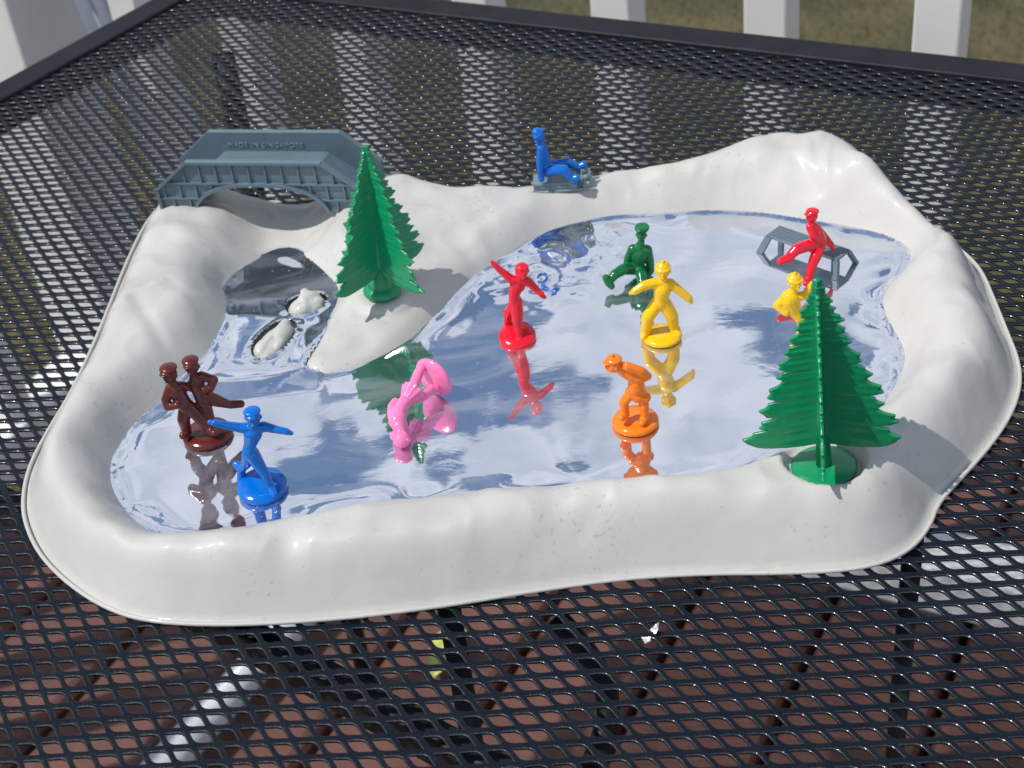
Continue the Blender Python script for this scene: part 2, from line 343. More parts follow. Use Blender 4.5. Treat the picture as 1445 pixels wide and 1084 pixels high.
# ------------------------------------------------------------------ railings
def P2(c, s, z): return Vector((0, 0, z))+E2*c+E1*s        # c = distance along E2, s = along E1
CB = 1.194*0.8944                 # E2 distance of the back baluster faces
rail = empty('railing', P2(CB, 0, DECK), 'white vinyl railing with square balusters standing behind the table back edge', 'railing')
bw = 0.036
for k in range(-4, 12):
    x = -0.354+0.1218*k; q = Vector((x, 1.194-0.5*x, 0))     # near-left corner of a baluster
    if k == -4 or x < -0.56: continue
    mb = MB(); mb.box(q+E1*bw/2+E2*bw/2+EZ*(-0.23), E1*bw/2, E2*bw/2, EZ*0.37); bevel(mb.build('baluster', MAT['vinyl_white'], rail), 0.002)
x0, x1 = -0.58, 1.25
for (zc, hz, nm) in ((-0.622, 0.03, 'bottom_rail'), (0.172, 0.03, 'top_rail')):
    a = Vector((x0, 1.194-0.5*x0, 0))+E2*0.017; b = Vector((x1, 1.194-0.5*x1, 0))+E2*0.017
    mb = MB(); mb.box((a+b)/2+EZ*zc, (b-a)/2, E2*0.031, EZ*hz); bevel(mb.build(nm, MAT['vinyl_white'], rail), 0.005)
pw = 0.102; pc = Vector((-0.605, 1.496, 0))                   # near-right corner of the corner post
post = empty('corner_post', pc-E1*pw/2+E2*pw/2+EZ*DECK, 'thick square white post where the two railings meet, left of the table', 'post')
mb = MB(); mb.box(pc-E1*pw/2+E2*pw/2+EZ*(-0.24), E1*pw/2, E2*pw/2, EZ*0.48); bevel(mb.build('post_sleeve', MAT['vinyl_white'], post), 0.003)
mb = MB(); mb.box(pc-E1*pw/2+E2*pw/2+EZ*(-0.70), E1*(pw/2+0.014), E2*(pw/2+0.014), EZ*0.016); bevel(mb.build('skirt', MAT['vinyl_white'], post), 0.004)
mb = MB(); mb.box(pc-E1*pw/2+E2*pw/2+EZ*(0.252), E1*(pw/2+0.012), E2*(pw/2+0.012), EZ*0.012); bevel(mb.build('cap', MAT['vinyl_white'], post), 0.004)
sr_ = empty('railing', pc-E2*0.8+EZ*DECK, 'white vinyl railing running towards the viewer along the left side of the deck', 'railing')
for k in range(1, 10):
    q = pc-E1*(pw/2)-E2*(0.137*k)
    mb = MB(); mb.box(q+EZ*(-0.23), E1*bw/2, E2*bw/2, EZ*0.37); bevel(mb.build('baluster', MAT['vinyl_white'], sr_), 0.002)
for (zc, hz, nm) in ((-0.622, 0.03, 'bottom_rail'), (0.172, 0.03, 'top_rail')):
    q = pc-E1*(pw/2)
    mb = MB(); mb.box(q-E2*0.75+EZ*zc, E1*0.031, E2*0.748, EZ*hz); bevel(mb.build(nm, MAT['vinyl_white'], sr_), 0.005)
# ribbed pale pipe slanting behind the corner of the table
pa = Vector((-0.53, 1.50, 0.20)); ctop = aty(150, 0, 1.50); cbot = aty(262, 240, 1.44)
dd = (cbot-ctop); A = ctop-dd*0.45; B = ctop+dd*1.9
mb = MB()
for i in range(4):
    off = Vector((1, 0, 0))*(-0.027+0.018*i)+Vector((0, 0.004*(i % 2), 0))
    mb.tube([A+off, B+off], 0.0095, 20)
o = mb.build('ribbed_pipe', MAT['pipe'], smooth=True); tag(o, 'glossy pale ribbed pipe slanting down beside the thick corner post', 'pipe')

# ------------------------------------------------------------------ table
LA = 0.0095; LB = 0.0083
corner_b = Vector((-0.2145, 1.1017, 0)); backdir = (Vector((0.2747, 0.8498, 0))-corner_b).normalized()
la, lb = Vector((-0.4142, 0.9586, 0)), Vector((-0.312, 1.1249, 0)); ldir = (lb-la).normalized()
# intersection of the two inner edges
def isect(p, dp, q, dq):
    den = dp.x*dq.y-dp.y*dq.x; t_ = ((q.x-p.x)*dq.y-(q.y-p.y)*dq.x)/den; return p+dp*t_
cor = isect(corner_b, backdir, lb, ldir)
rc = 0.03
c_l = cor-ldir*rc; c_b = cor+backdir*rc
arc = [c_l.lerp(cor, k/6).lerp(cor.lerp(c_b, k/6), k/6) for k in range(7)]
TL = cor-ldir*1.30; TR = cor+backdir*1.15
BL = TL+Vector((0.35, -0.18, 0)); BR = TR-ldir*1.1
poly = [TL]+arc+[TR, BR]
table = empty('patio_table', Vector((0.05, 0.55, DECK)), 'black patio table with an expanded metal mesh top standing on the deck', 'table')
def inside(px, py, pl):
    ins = np.zeros(px.shape, bool); j = len(pl)-1
    for i in range(len(pl)):
        xi, yi, xj, yj = pl[i][0], pl[i][1], pl[j][0], pl[j][1]
        c = ((yi > py) != (yj > py)) & (px < (xj-xi)*(py-yi)/((yj-yi)+1e-15)+xi); ins ^= c; j = i
    return ins
# one cell of expanded metal: ring from the rhombic opening to the cell border, strands tilted, bonds at the obtuse corners
def cell_mesh():
    hole = []; H = 0.364
    # parametric opening in lattice coordinates (s,t); acute ends at (-,-t)... rounded obtuse corners
    ctrl = [(-H, H), (-H*0.3, H), (H*0.42, H), (H*0.78, H*0.86), (H*0.97, H*0.55), (H, 0.0),
            (H, -H), (H*0.3, -H), (-H*0.42, -H), (-H*0.78, -H*0.86), (-H*0.97, -H*0.55), (-H, 0.0)]
    ctrl = [(a_*1.0, b_*0.93) for a_, b_ in ctrl]
    bord = [(-.5, .5), (-.17, .5), (.17, .5), (.5, .5), (.5, .17), (.5, -.17), (.5, -.5), (.17, -.5), (-.17, -.5), (-.5, -.5), (-.5, -.17), (-.5, .17)]
    def xy(s, t): return (s*LA-(-t)*LA*0.5*-1*-1, t*LB) if False else (s*LA-t*LA*0.5, t*LB)
    def lvl(s, t):               # tilt of a strand across the short way
        return -0.00012*math.tanh(2.4*(s+t))
    T = 0.0011; ch = 0.00035
    rings = []
    for (sc, z, tilt) in ((1.0, 0, 0),):
        pass
    def ring(sc, z, til=1): return [(*xy(s*sc, t*sc), z+til*lvl(s, t)) for s, t in ctrl]
    R5 = [[(*xy(s, t), T*0.5) for s, t in bord], ring(1.17, T*0.5+0.00003), ring(1.08, T*0.5-0.00006), ring(1.02, T*0.5-0.00024), ring(1.0, T*0.5-0.00045), ring(1.0, -T*0.5), [(*xy(s, t), -T*0.5) for s, t in bord]]
    v = [q for r in R5 for q in r]; f = []
    n_ = 12
    for i in range(len(R5)-1):
        for k in range(n_):
            k2 = (k+1) % n_; f.append((i*n_+k, i*n_+k2, (i+1)*n_+k2, (i+1)*n_+k))
    return np.array(v), np.array(f)
cv, cf = cell_mesh()
ii, jj = np.meshgrid(np.arange(-140, 190), np.arange(-60, 190))
gx = (ii*LA-jj*LA*0.5).ravel(); gy = (jj*LB).ravel()
poly_in = [Vector((q.x, q.y, 0)) for q in poly]
ok = inside(gx, gy, poly_in) & (gy > 0.12) & (gx < 1.0)
gx, gy = gx[ok], gy[ok]
NV = len(cv)
allv = (cv[None]+np.stack([gx, gy, np.zeros_like(gx)], 1)[:, None]).reshape(-1, 3)
# slight unevenness of the sheet
allv[:, 0] += 0.0005*np.sin(allv[:, 1]*31)+0.0004*np.sin(allv[:, 0]*47+2); allv[:, 1] += 0.0005*np.sin(allv[:, 0]*37+1)
allv[:, 2] += 0.0005*np.sin(allv[:, 0]*23+1)*np.sin(allv[:, 1]*17)
rj = np.random.default_rng(3)
allf = (cf[None]+(np.arange(len(gx))*NV)[:, None, None]).reshape(-1, 4)
me = bpy.data.meshes.new('mesh_top')
tl = parent_loc(table); allv -= np.array(tl)[None]
allv[:, 2] -= 0.0009
me.vertices.add(len(allv)); me.vertices.foreach_set('co', allv.astype(np.float32).ravel())
me.loops.add(allf.size); me.loops.foreach_set('vertex_index', allf.astype(np.int32).ravel())
me.polygons.add(len(allf)); me.polygons.foreach_set('loop_start', (np.arange(len(allf))*4).astype(np.int32))
me.polygons.foreach_set('use_smooth', np.ones(len(allf), bool))
me.update(calc_edges=True); me.validate()
me.materials.append(MAT['steel']); me.materials.append(MAT['edge'])
mi = np.zeros((len(gx), len(cf)), np.int32); mi[:, 24:48] = 1; me.polygons.foreach_set('material_index', mi.ravel()); mt = bpy.data.objects.new('mesh_top', me); COL.objects.link(mt); mt.parent = table
# edge rail: rounded bar following the outline
def offset_poly(pts, dist):
    out = []
    for i, q in enumerate(pts):
        a = pts[max(i-1, 0)]; b = pts[min(i+1, len(pts)-1)]; tg = (b-a).normalized(); nr = Vector((-tg.y, tg.x, 0)); out.append(q+nr*dist)
    return out
path = [TL]+arc+[TR]
prof = [(-0.001, -0.016), (-0.001, 0.0012), (-0.0004, 0.0020), (0.0006, 0.0024), (0.0175, 0.0044), (0.0187, 0.0042), (0.0194, 0.0032), (0.0195, -0.022), (-0.001, -0.022)]
vs = []; fs = []
for (a, z) in prof:
    vs += [q+EZ*z for q in offset_poly(path, a)]
L_ = len(path); m_ = len(prof)
for i in range(m_):
    for k in range(L_-1): i2 = (i+1) % m_; fs.append((i*L_+k, i*L_+k+1, i2*L_+k+1, i2*L_+k))
fix_normals(mesh_obj('edge_rail', vs, fs, MAT['rail'], table, smooth=False))
# legs and braces below the mesh
def leg(x, y, r=0.007):
    mb = MB(); mb.tube([(x, y, -0.012), (x, y, DECK+0.004)], r, 20); mb.disc((x, y, DECK+0.006), (0, 0, 1), 0.02, 0.012); mb.build('leg', MAT['rail'], table, True)
leg(0.133, 0.490, 0.0046); leg(-0.078, 0.475, 0.0055); leg(-0.268, 1.035, 0.009); leg(0.62, 0.62, 0.011)
mb = MB(); mb.box(Vector((-0.15, 0.425, -0.016)), Vector((0.21, -0.155, 0)), Vector((0.155, 0.21, 0)).normalized()*0.0055, EZ*0.009)
bevel(mb.build('cross_bar', MAT['rail'], table), 0.002)
mb = MB(); cb = []
for k in range(26):
    a = k/25; cb.append(Vector((-0.030+0.045*a+0.012*math.sin(a*9), 0.47-0.11*a, -0.055-0.05*math.sin(a*math.pi))))
mb.tube(cb, 0.0055, 14); mb.build('scroll_brace', MAT['rail'], table, True)
# things lying on the deck below
p0, p1 = at(215, 1100, -0.69), at(425, 868, -0.69)
dirp = (p1-p0); mb = MB(); mb.tube([p0-dirp*0.6, p0, p1, p1+dirp*0.05+EZ*0.02], 0.019, 24); mb.tube([p1+dirp*0.3-E2*0.02, p1+dirp*0.3+E2*0.05+EZ*0.01], 0.017, 20) if False else None
o = mb.build('chair_runner', MAT['pipe'], smooth=True); tag(o, 'glossy white tube lying along the deck boards under the near left of the table', 'tube')
lf = at(635, 925, DECK+0.004); vs = []; fs = []
for i in range(13):
    a = i/12; wd = 0.017*math.sin(math.pi*min(1, a*0.97+0.02))**0.8
    c = Vector((lf.x, lf.y, DECK+0.006+0.012*math.sin(a*3.0)))+Vector((0.4, 0.9, 0)).normalized()*(a-0.5)*0.075
    sd = Vector((0.9, -0.4, 0)).normalized()
    for s in (-1, -0.5, 0, 0.5, 1): vs.append(c+sd*wd*s+EZ*(0.006*abs(s)))
for i in range(12):
    for k in range(4): a = i*5+k; fs.append((a, a+1, a+6, a+5))
o = mesh_obj('leaf', vs, fs, MAT['leaf'], smooth=True); md = o.modifiers.new('s', 'SOLIDIFY'); md.thickness = 0.0006
tag(o, 'yellow green leaf lying on the deck boards below the mesh', 'leaf')

# ------------------------------------------------------------------ skating pond play set
ZW = 0.006
def PP(lst): return [at(*q) for q in lst]
outer_spec = [  # photo x, y, height seen, push away from the viewer
 (32,715,0,0),(40,665,0,0),(66,615,0,0),(100,560,0,0),(128,500,0,0),(150,448,0,0),(172,390,0,.004),(196,325,.004,.008),(214,288,.010,.012),
 (240,262,.012,.012),(300,262,.012,.012),(350,275,.008,.006),(400,287,.006,.004),(450,280,.008,.006),(500,252,.014,.012),(550,240,.022,.016),(600,250,.022,.016),(640,265,.018,.014),(700,266,.018,.014),
 (750,260,.019,.014),(835,245,.021,.016),(900,238,.022,.016),(960,225,.026,.018),(1020,204,.030,.020),(1080,188,.033,.022),(1150,182,.035,.022),(1210,190,.034,.024),
 (1255,210,.034,.031),(1302,252,.033,.027),(1350,297,.027,.015),(1375,333,.016,.002),(1388,380,.004,0),(1402,425,0,0),(1420,470,0,0),(1437,512,0,0),(1440,548,0,0),
 (1425,592,0,0),(1390,641,0,0),(1342,692,0,0),(1322,716,0,0),(1312,745,0,0),(1288,776,0,0),(1248,797,0,0),(1195,808,0,0),(1100,812,0,0),(1000,812,0,0),(880,819,0,0),
 (760,836,0,0),(640,856,0,0),(520,872,0,0),(400,882,0,0),(290,885,0,0),(205,879,0,0),(150,861,0,0),(100,829,0,0),(60,790,0,0),(40,752,0,0)]
outer = []
for (x, y, h, pu) in outer_spec:
    q = at(x, y, h); outer.append((q.x, q.y+pu))
inner_img = [(240,766),(190,735),(162,695),(158,660),(172,628),(200,592),(238,562),(272,532),(300,497),(320,462),(324,425),(311,402),(335,382),(370,362),(400,348),(430,358),(462,390),(478,412),(470,440),(452,480),(430,510),(424,525),
 (440,534),(480,531),(530,514),(575,488),(612,455),(648,412),(700,371),(760,336),(810,318),(860,308),(940,304),(1010,300),(1080,304),(1150,316),(1200,324),(1250,335),(1280,352),(1284,368),(1268,390),(1248,412),(1242,430),(1246,447),(1260,474),(1276,500),(1270,530),(1252,560),(1232,592),
 (1195,608),(1140,632),(1090,650),(1040,670),(960,688),(880,692),(780,694),(700,706),(600,718),(500,729),(400,744),(320,760)]
inner = [tuple(at(x, y, ZW)[:2]) for x, y in inner_img]
def chaikin(pts, it=2):
    for _ in range(it):
        out = []
        for i in range(len(pts)):
            a, b = pts[i], pts[(i+1) % len(pts)]
            out += [(a[0]*.75+b[0]*.25, a[1]*.75+b[1]*.25), (a[0]*.25+b[0]*.75, a[1]*.25+b[1]*.75)]
        pts = out
    return pts
outer = chaikin(outer); inner = chaikin(inner)
def seg_dist(px, py, pl, want_pt=False):
    best = np.full(px.shape, 1e9); bx = np.zeros(px.shape); by = np.zeros(px.shape)
    for i in range(len(pl)):
        (x0, y0), (x1, y1) = pl[i], pl[(i+1) % len(pl)]
        ex, ey = x1-x0, y1-y0; t_ = np.clip(((px-x0)*ex+(py-y0)*ey)/(ex*ex+ey*ey+1e-18), 0, 1)
        qx, qy = x0+t_*ex, y0+t_*ey; dd2 = (px-qx)**2+(py-qy)**2; mk = dd2 < best
        best = np.where(mk, dd2, best); bx = np.where(mk, qx, bx); by = np.where(mk, qy, by)
    return (np.sqrt(best), bx, by) if want_pt else np.sqrt(best)
# crest heights: photo x, y and the height there (mm)
crest = [(90,660,24),(130,590,26),(165,500,27),(205,420,28),(235,340,27),(246,300,25),(285,300,25),(70,740,22),(140,790,23),(240,800,26),(330,778,28),(450,756,27),(600,736,26),(720,714,28),(850,697,29),(960,685,29),(1060,670,28),(1150,666,27),(1230,680,26),
 (1290,600,27),(1345,520,29),(1300,460,27),(1330,400,28),(1330,340,29),(1260,262,33),(1150,200,35),(1190,205,36),(1225,212,38),(1255,232,38),(1295,266,36),(1322,304,31),(1090,205,33),(1180,240,31),(1090,220,31),(1020,235,28),(950,255,25),(900,262,23),(830,268,21),(790,272,20),(700,292,19),(640,285,21),(600,275,24),(560,260,25),(500,290,26),
 (590,320,22),(620,350,17),(560,350,22),(540,385,20),(540,415,18),(520,440,16),(490,475,12),(455,505,9),(400,300,9),(350,295,13),(450,295,12),(400,325,7),(1240,400,20),(1300,500,24)]
CX = np.array([at(x, y, h/1000)[0] for x, y, h in crest]); CY = np.array([at(x, y, h/1000)[1] for x, y, h in crest]); CZ = np.array([h/1000 for *_, h in crest])
TA, TB = at(398, 352, ZW), at(415, 292, 0.009)
R0, R1 = at(380, 560, ZW), at(400, 350, ZW)
def riv(px, py):                  # 0 at the mouth of the river, 1 at its far end
    ux, uy = R1.x-R0.x, R1.y-R0.y; l2 = ux*ux+uy*uy
    t_ = np.clip(((px-R0.x)*ux+(py-R0.y)*uy)/l2, 0, 1.05)
    return np.where((px < at(470, 400, ZW).x+0.004), t_, 0.0)
def hfield(px, py):
    di = seg_dist(px, py, inner); do = seg_dist(px, py, outer)
    ins_i = inside(px, py, inner); ins_o = inside(px, py, outer)
    d2 = (px[:, None]-CX[None])**2+(py[:, None]-CY[None])**2; ww = 1/(d2+0.006**2)**1.6
    hc = (ww*CZ[None]).sum(1)/ww.sum(1)
    ux, uy = TB.x-TA.x, TB.y-TA.y; ul = math.hypot(ux, uy); ux /= ul; uy /= ul
    al = (px-TA.x)*ux+(py-TA.y)*uy; lat = np.abs(-(px-TA.x)*uy+(py-TA.y)*ux)
    tr_ = 0.0048+0.0015*np.clip(al/ul, 0, 1.4)+0.022*(lat/0.036)**2.4+np.clip(-al-0.004, 0, 1)*1.2
    hc = np.minimum(hc, tr_)
    a = ZW+np.where(ins_i, -di*1.0, di*1.35)
    a = np.where(ins_i, np.maximum(a, 0.0012), a)
    fl = np.clip(do/0.0035, 0, 1); b = 0.0012*fl+np.maximum(do-0.003, 0)*1.75
    k = 0.0035
    mn = np.minimum(np.minimum(a, b), hc+0.0)
    z = mn-k*np.log(np.exp(-(a-mn)/k)+np.exp(-(b-mn)/k)+np.exp(-(hc+0.001-mn)/k))
    rv_ = riv(px, py); z = np.where(ins_i, np.minimum(z, ZW-(0.0015+0.0045*rv_)*np.clip(di/(0.002+0.006*rv_), 0, 1)), z)
    z = np.where(do < 0.003, np.minimum(np.maximum(z, 0.0004), 0.0014), np.maximum(z, 0.0008))
    return z, di, do, ins_i, ins_o
ox = [q[0] for q in outer]; oy = [q[1] for q in outer]
st = 0.00125
xs = np.arange(min(ox)-2*st, max(ox)+2*st, st); ys = np.arange(min(oy)-2*st, max(oy)+2*st, st)
GX, GY = np.meshgrid(xs, ys); sh = GX.shape; gxf, gyf = GX.ravel(), GY.ravel()
z, di, do, ini, ino = hfield(gxf, gyf)
Z2 = z.reshape(sh).copy()
for _ in range(9):
    for ax_ in (0, 1): Z2 = (np.roll(Z2, 2, ax_)+4*np.roll(Z2, 1, ax_)+6*Z2+4*np.roll(Z2, -1, ax_)+np.roll(Z2, -2, ax_))/16
wb = np.clip((np.minimum(di, do)-0.002)/0.007, 0, 1)*(ino & ~ini); z = z*(1-wb)+Z2.ravel()*wb
for i in range(len(z)):
    if ino[i] and not ini[i]:
        q = Vector((gxf[i], gyf[i], 0)); fo = min(1, do[i]/0.02)*min(1, di[i]/0.01)
        z[i] += fo*(0.0031*noise.noise(q*26)+0.0017*noise.noise(q*60+Vector((3, 1, 0)))+0.0009*(1-2*abs(noise.noise(q*48+Vector((9, 4, 2))))))
# sockets and marks pressed into the snow
def press(cx, cy, rad, target=None, depth=None, soft=0.002, rim=0.0):
    dd_ = np.hypot(gxf-cx, gyf-cy); w_ = np.clip((rad+soft-dd_)/soft, 0, 1); w_ = w_*w_*(3-2*w_)
    tz = target if target is not None else z-depth
    z[:] = z*(1-w_)+tz*w_
def hz(cx, cy): i = np.argmin((gxf-cx)**2+(gyf-cy)**2); return float(z[i])
ft = at(1163, 654, 0.024); rt = at(541, 420, 0.018)
FT = Vector((ft.x, ft.y, hz(ft.x, ft.y))); RT = Vector((rt.x, rt.y, hz(rt.x, rt.y)))
print('front tree ground', FT, 'rear', RT)
press(FT.x, FT.y, 0.0150, target=FT.z-0.0058, soft=0.0030)
press(RT.x, RT.y, 0.011, target=RT.z-0.0005, soft=0.006)
# a dent with creases on the high bank
def groove(x0, y0, x1, y1, h, wd, depth):
    a, b = at(x0, y0, h), at(x1, y1, h); ex, ey = b.x-a.x, b.y-a.y
    t_ = np.clip(((gxf-a.x)*ex+(gyf-a.y)*ey)/(ex*ex+ey*ey), 0, 1); dd_ = np.hypot(gxf-a.x-t_*ex, gyf-a.y-t_*ey)
    z[:] -= 0.7*depth*np.exp(-(dd_/wd)**2)
groove(1148, 205, 1160, 240, .033, .0022, .0009); groove(1120, 222, 1160, 244, .031, .002, .0007); groove(1170, 212, 1165, 240, .031, .0022, -.0008)
groove(190, 420, 225, 470, .028, .004, .0020); groove(160, 430, 230, 400, .028, .003, -.0012); groove(1010, 215, 990, 235, .028, .003, .0012); groove(820, 258, 880, 262, .022, .002, .0008)
groove(1040, 800, 1095, 782, .008, .0012, .0006); groove(160, 850, 210, 862, .006, .0010, .0005); groove(600, 790, 640, 770, .015, .005, -.0007); groove(820, 760, 850, 735, .015, .004, .0008)
groove(1215, 420, 1260, 330, .020, .005, -.0012); groove(1300, 470, 1250, 560, .024, .004, .0010)
# mesh with the border snapped to the outline
cell_in = ino.reshape(sh)
quad = cell_in[:-1, :-1] | cell_in[:-1, 1:] | cell_in[1:, :-1] | cell_in[1:, 1:]
idx = np.arange(len(gxf)).reshape(sh)
Q = np.stack([idx[:-1, :-1], idx[:-1, 1:], idx[1:, 1:], idx[1:, :-1]], -1)[quad]
used = np.unique(Q); remap = -np.ones(len(gxf), int); remap[used] = np.arange(len(used))
vx, vy, vz = gxf[used].copy(), gyf[used].copy(), z[used].copy()
outm = ~ino[used]
_, bx, by = seg_dist(vx[outm], vy[outm], outer, True)
vx[outm] = bx; vy[outm] = by; vz[outm] = 0.0003
pond = empty('skating_pond', Vector((-0.02, 0.60, 0)), 'white moulded toy skating pond with mirror ice lying on the black mesh table', 'toy pond')
V = np.stack([vx, vy, vz], 1); Fq = remap[Q]
# drop the roof over the ice (water opening) : keep terrain under the ice a little
o = mesh_obj('snow_bank', V.tolist(), Fq.tolist(), MAT['snow'], pond, smooth=True)
rimp = [Vector((q[0], q[1], 0.0012)) for q in outer]; mb = MB(); mb.tube(rimp+[rimp[0]], 0.0010, 8, cap=False); mb.build('rim', MAT['snow'], pond, True)
# ice sheet
stp = 0.0013; xs = np.arange(min(q[0] for q in inner)-.01, max(q[0] for q in inner)+.01, stp); ys = np.arange(min(q[1] for q in inner)-.01, max(q[1] for q in inner)+.01, stp)
IX, IY = np.meshgrid(xs, ys); ishp = IX.shape; ixf, iyf = IX.ravel(), IY.ravel()
ii_ = inside(ixf, iyf, inner); dd_ = seg_dist(ixf, iyf, inner); keep = ii_ | (dd_ < 0.0035)
mounds = [(433, 431, .0115, .0100, 25), (388, 482, .0095, .0180, -20)]
mctr = [at(x, y, ZW) for x, y, *_ in mounds]
rvv = riv(ixf, iyf); iz = ZW+0.0022*np.sin(np.clip(rvv/0.25, 0, 1)*math.pi/2)*(rvv > 0)-0.0044*np.clip(rvv-0.12, 0, 1); CRK = at(775, 385, 0)
for i in range(len(ixf)):
    if keep[i]:
        q = Vector((ixf[i], iyf[i], 0)); e = 1.0 if ii_[i] else 0.0
        edge = math.exp(-(dd_[i]/0.012)**2)
        iz[i] += 0.00007*noise.noise(q*22)+0.000012*noise.noise(q*70)+edge*0.0012*noise.noise(q*38+Vector((5, 5, 5)))*e
        cw_ = math.exp(-((q-CRK).length/0.028)**2)
        iz[i] += cw_*(0.00110*noise.noise(q*100)+0.00012*noise.noise(q*230))
        iz[i] += 0.0014*math.exp(-dd_[i]/0.006) if ii_[i] else 0.0014
        for (x, y, ra, rb, an), c in zip(mounds, mctr):
            ca, sa = math.cos(R_(an)), math.sin(R_(an)); u = ((q.x-c.x)*ca+(q.y-c.y)*sa)/ra; v = (-(q.x-c.x)*sa+(q.y-c.y)*ca)/rb
            rr2 = math.hypot(u, v); iz[i] += 0.0007*math.exp(-((rr2-1.08)/0.10)**2)*(1+0.9*noise.noise(q*150))
hole = np.zeros(len(ixf), bool)
for (x, y, ra, rb, an), c in zip(mounds, mctr):
    ca, sa = math.cos(R_(an)), math.sin(R_(an)); u = ((ixf-c.x)*ca+(iyf-c.y)*sa)/ra; v = (-(ixf-c.x)*sa+(iyf-c.y)*ca)/rb; hole |= np.hypot(u, v) < 1.0
for (x, y, ra, rb, an), c in zip(mounds, mctr):
    ca, sa = math.cos(R_(an)), math.sin(R_(an)); u = ((ixf-c.x)*ca+(iyf-c.y)*sa)/ra; v = (-(ixf-c.x)*sa+(iyf-c.y)*ca)/rb; r_s = np.hypot(u, v)
    mk = (r_s >= 1.0) & (r_s < 1.13); u2, v2 = u/np.maximum(r_s, 1e-6)*ra, v/np.maximum(r_s, 1e-6)*rb
    ixf = np.where(mk, c.x+u2*ca-v2*sa, ixf); iyf = np.where(mk, c.y+u2*sa+v2*ca, iyf)
k2 = (keep & ~hole).reshape(ishp); quad = k2[:-1, :-1] & k2[:-1, 1:] & k2[1:, :-1] & k2[1:, 1:]
idx = np.arange(len(ixf)).reshape(ishp); Q = np.stack([idx[:-1, :-1], idx[:-1, 1:], idx[1:, 1:], idx[1:, :-1]], -1)[quad]
used = np.unique(Q); remap = -np.ones(len(ixf), int); remap[used] = np.arange(len(used))
mesh_obj('ice_sheet', np.stack([ixf[used], iyf[used], iz[used]], 1).tolist(), remap[Q].tolist(), MAT['ice'], pond, smooth=True)
for (x, y, ra, rb, an), c in zip(mounds, mctr):
    mb = MB(); rot = Matrix.Rotation(R_(an), 3, 'Z')
    mb.ball(c+Vector((0, 0, -0.003)), ra*0.95, rb*0.93, 0.0072, rot); mb.ball(c+rot@Vector((ra*0.20, rb*0.25, 0.000)), ra*0.62, rb*0.50, 0.0062, rot)
    mb.ball(c+rot@Vector((-ra*0.25, -rb*0.38, -0.001)), ra*0.58, rb*0.45, 0.0055, rot); mb.limb(c+rot@Vector((-ra*0.2, -rb*0.5, 0.0022)), 0.0022, c+rot@Vector((ra*0.15, rb*0.62, 0.0040)), 0.0026)
    mb.ball(c+rot@Vector((ra*0.5, -rb*0.2, 0.000)), ra*0.35, rb*0.3, 0.0040, rot)
    mb.moulded('snow_mound', MAT['snow'], pond, voxel=0.0005, smooth_it=8)

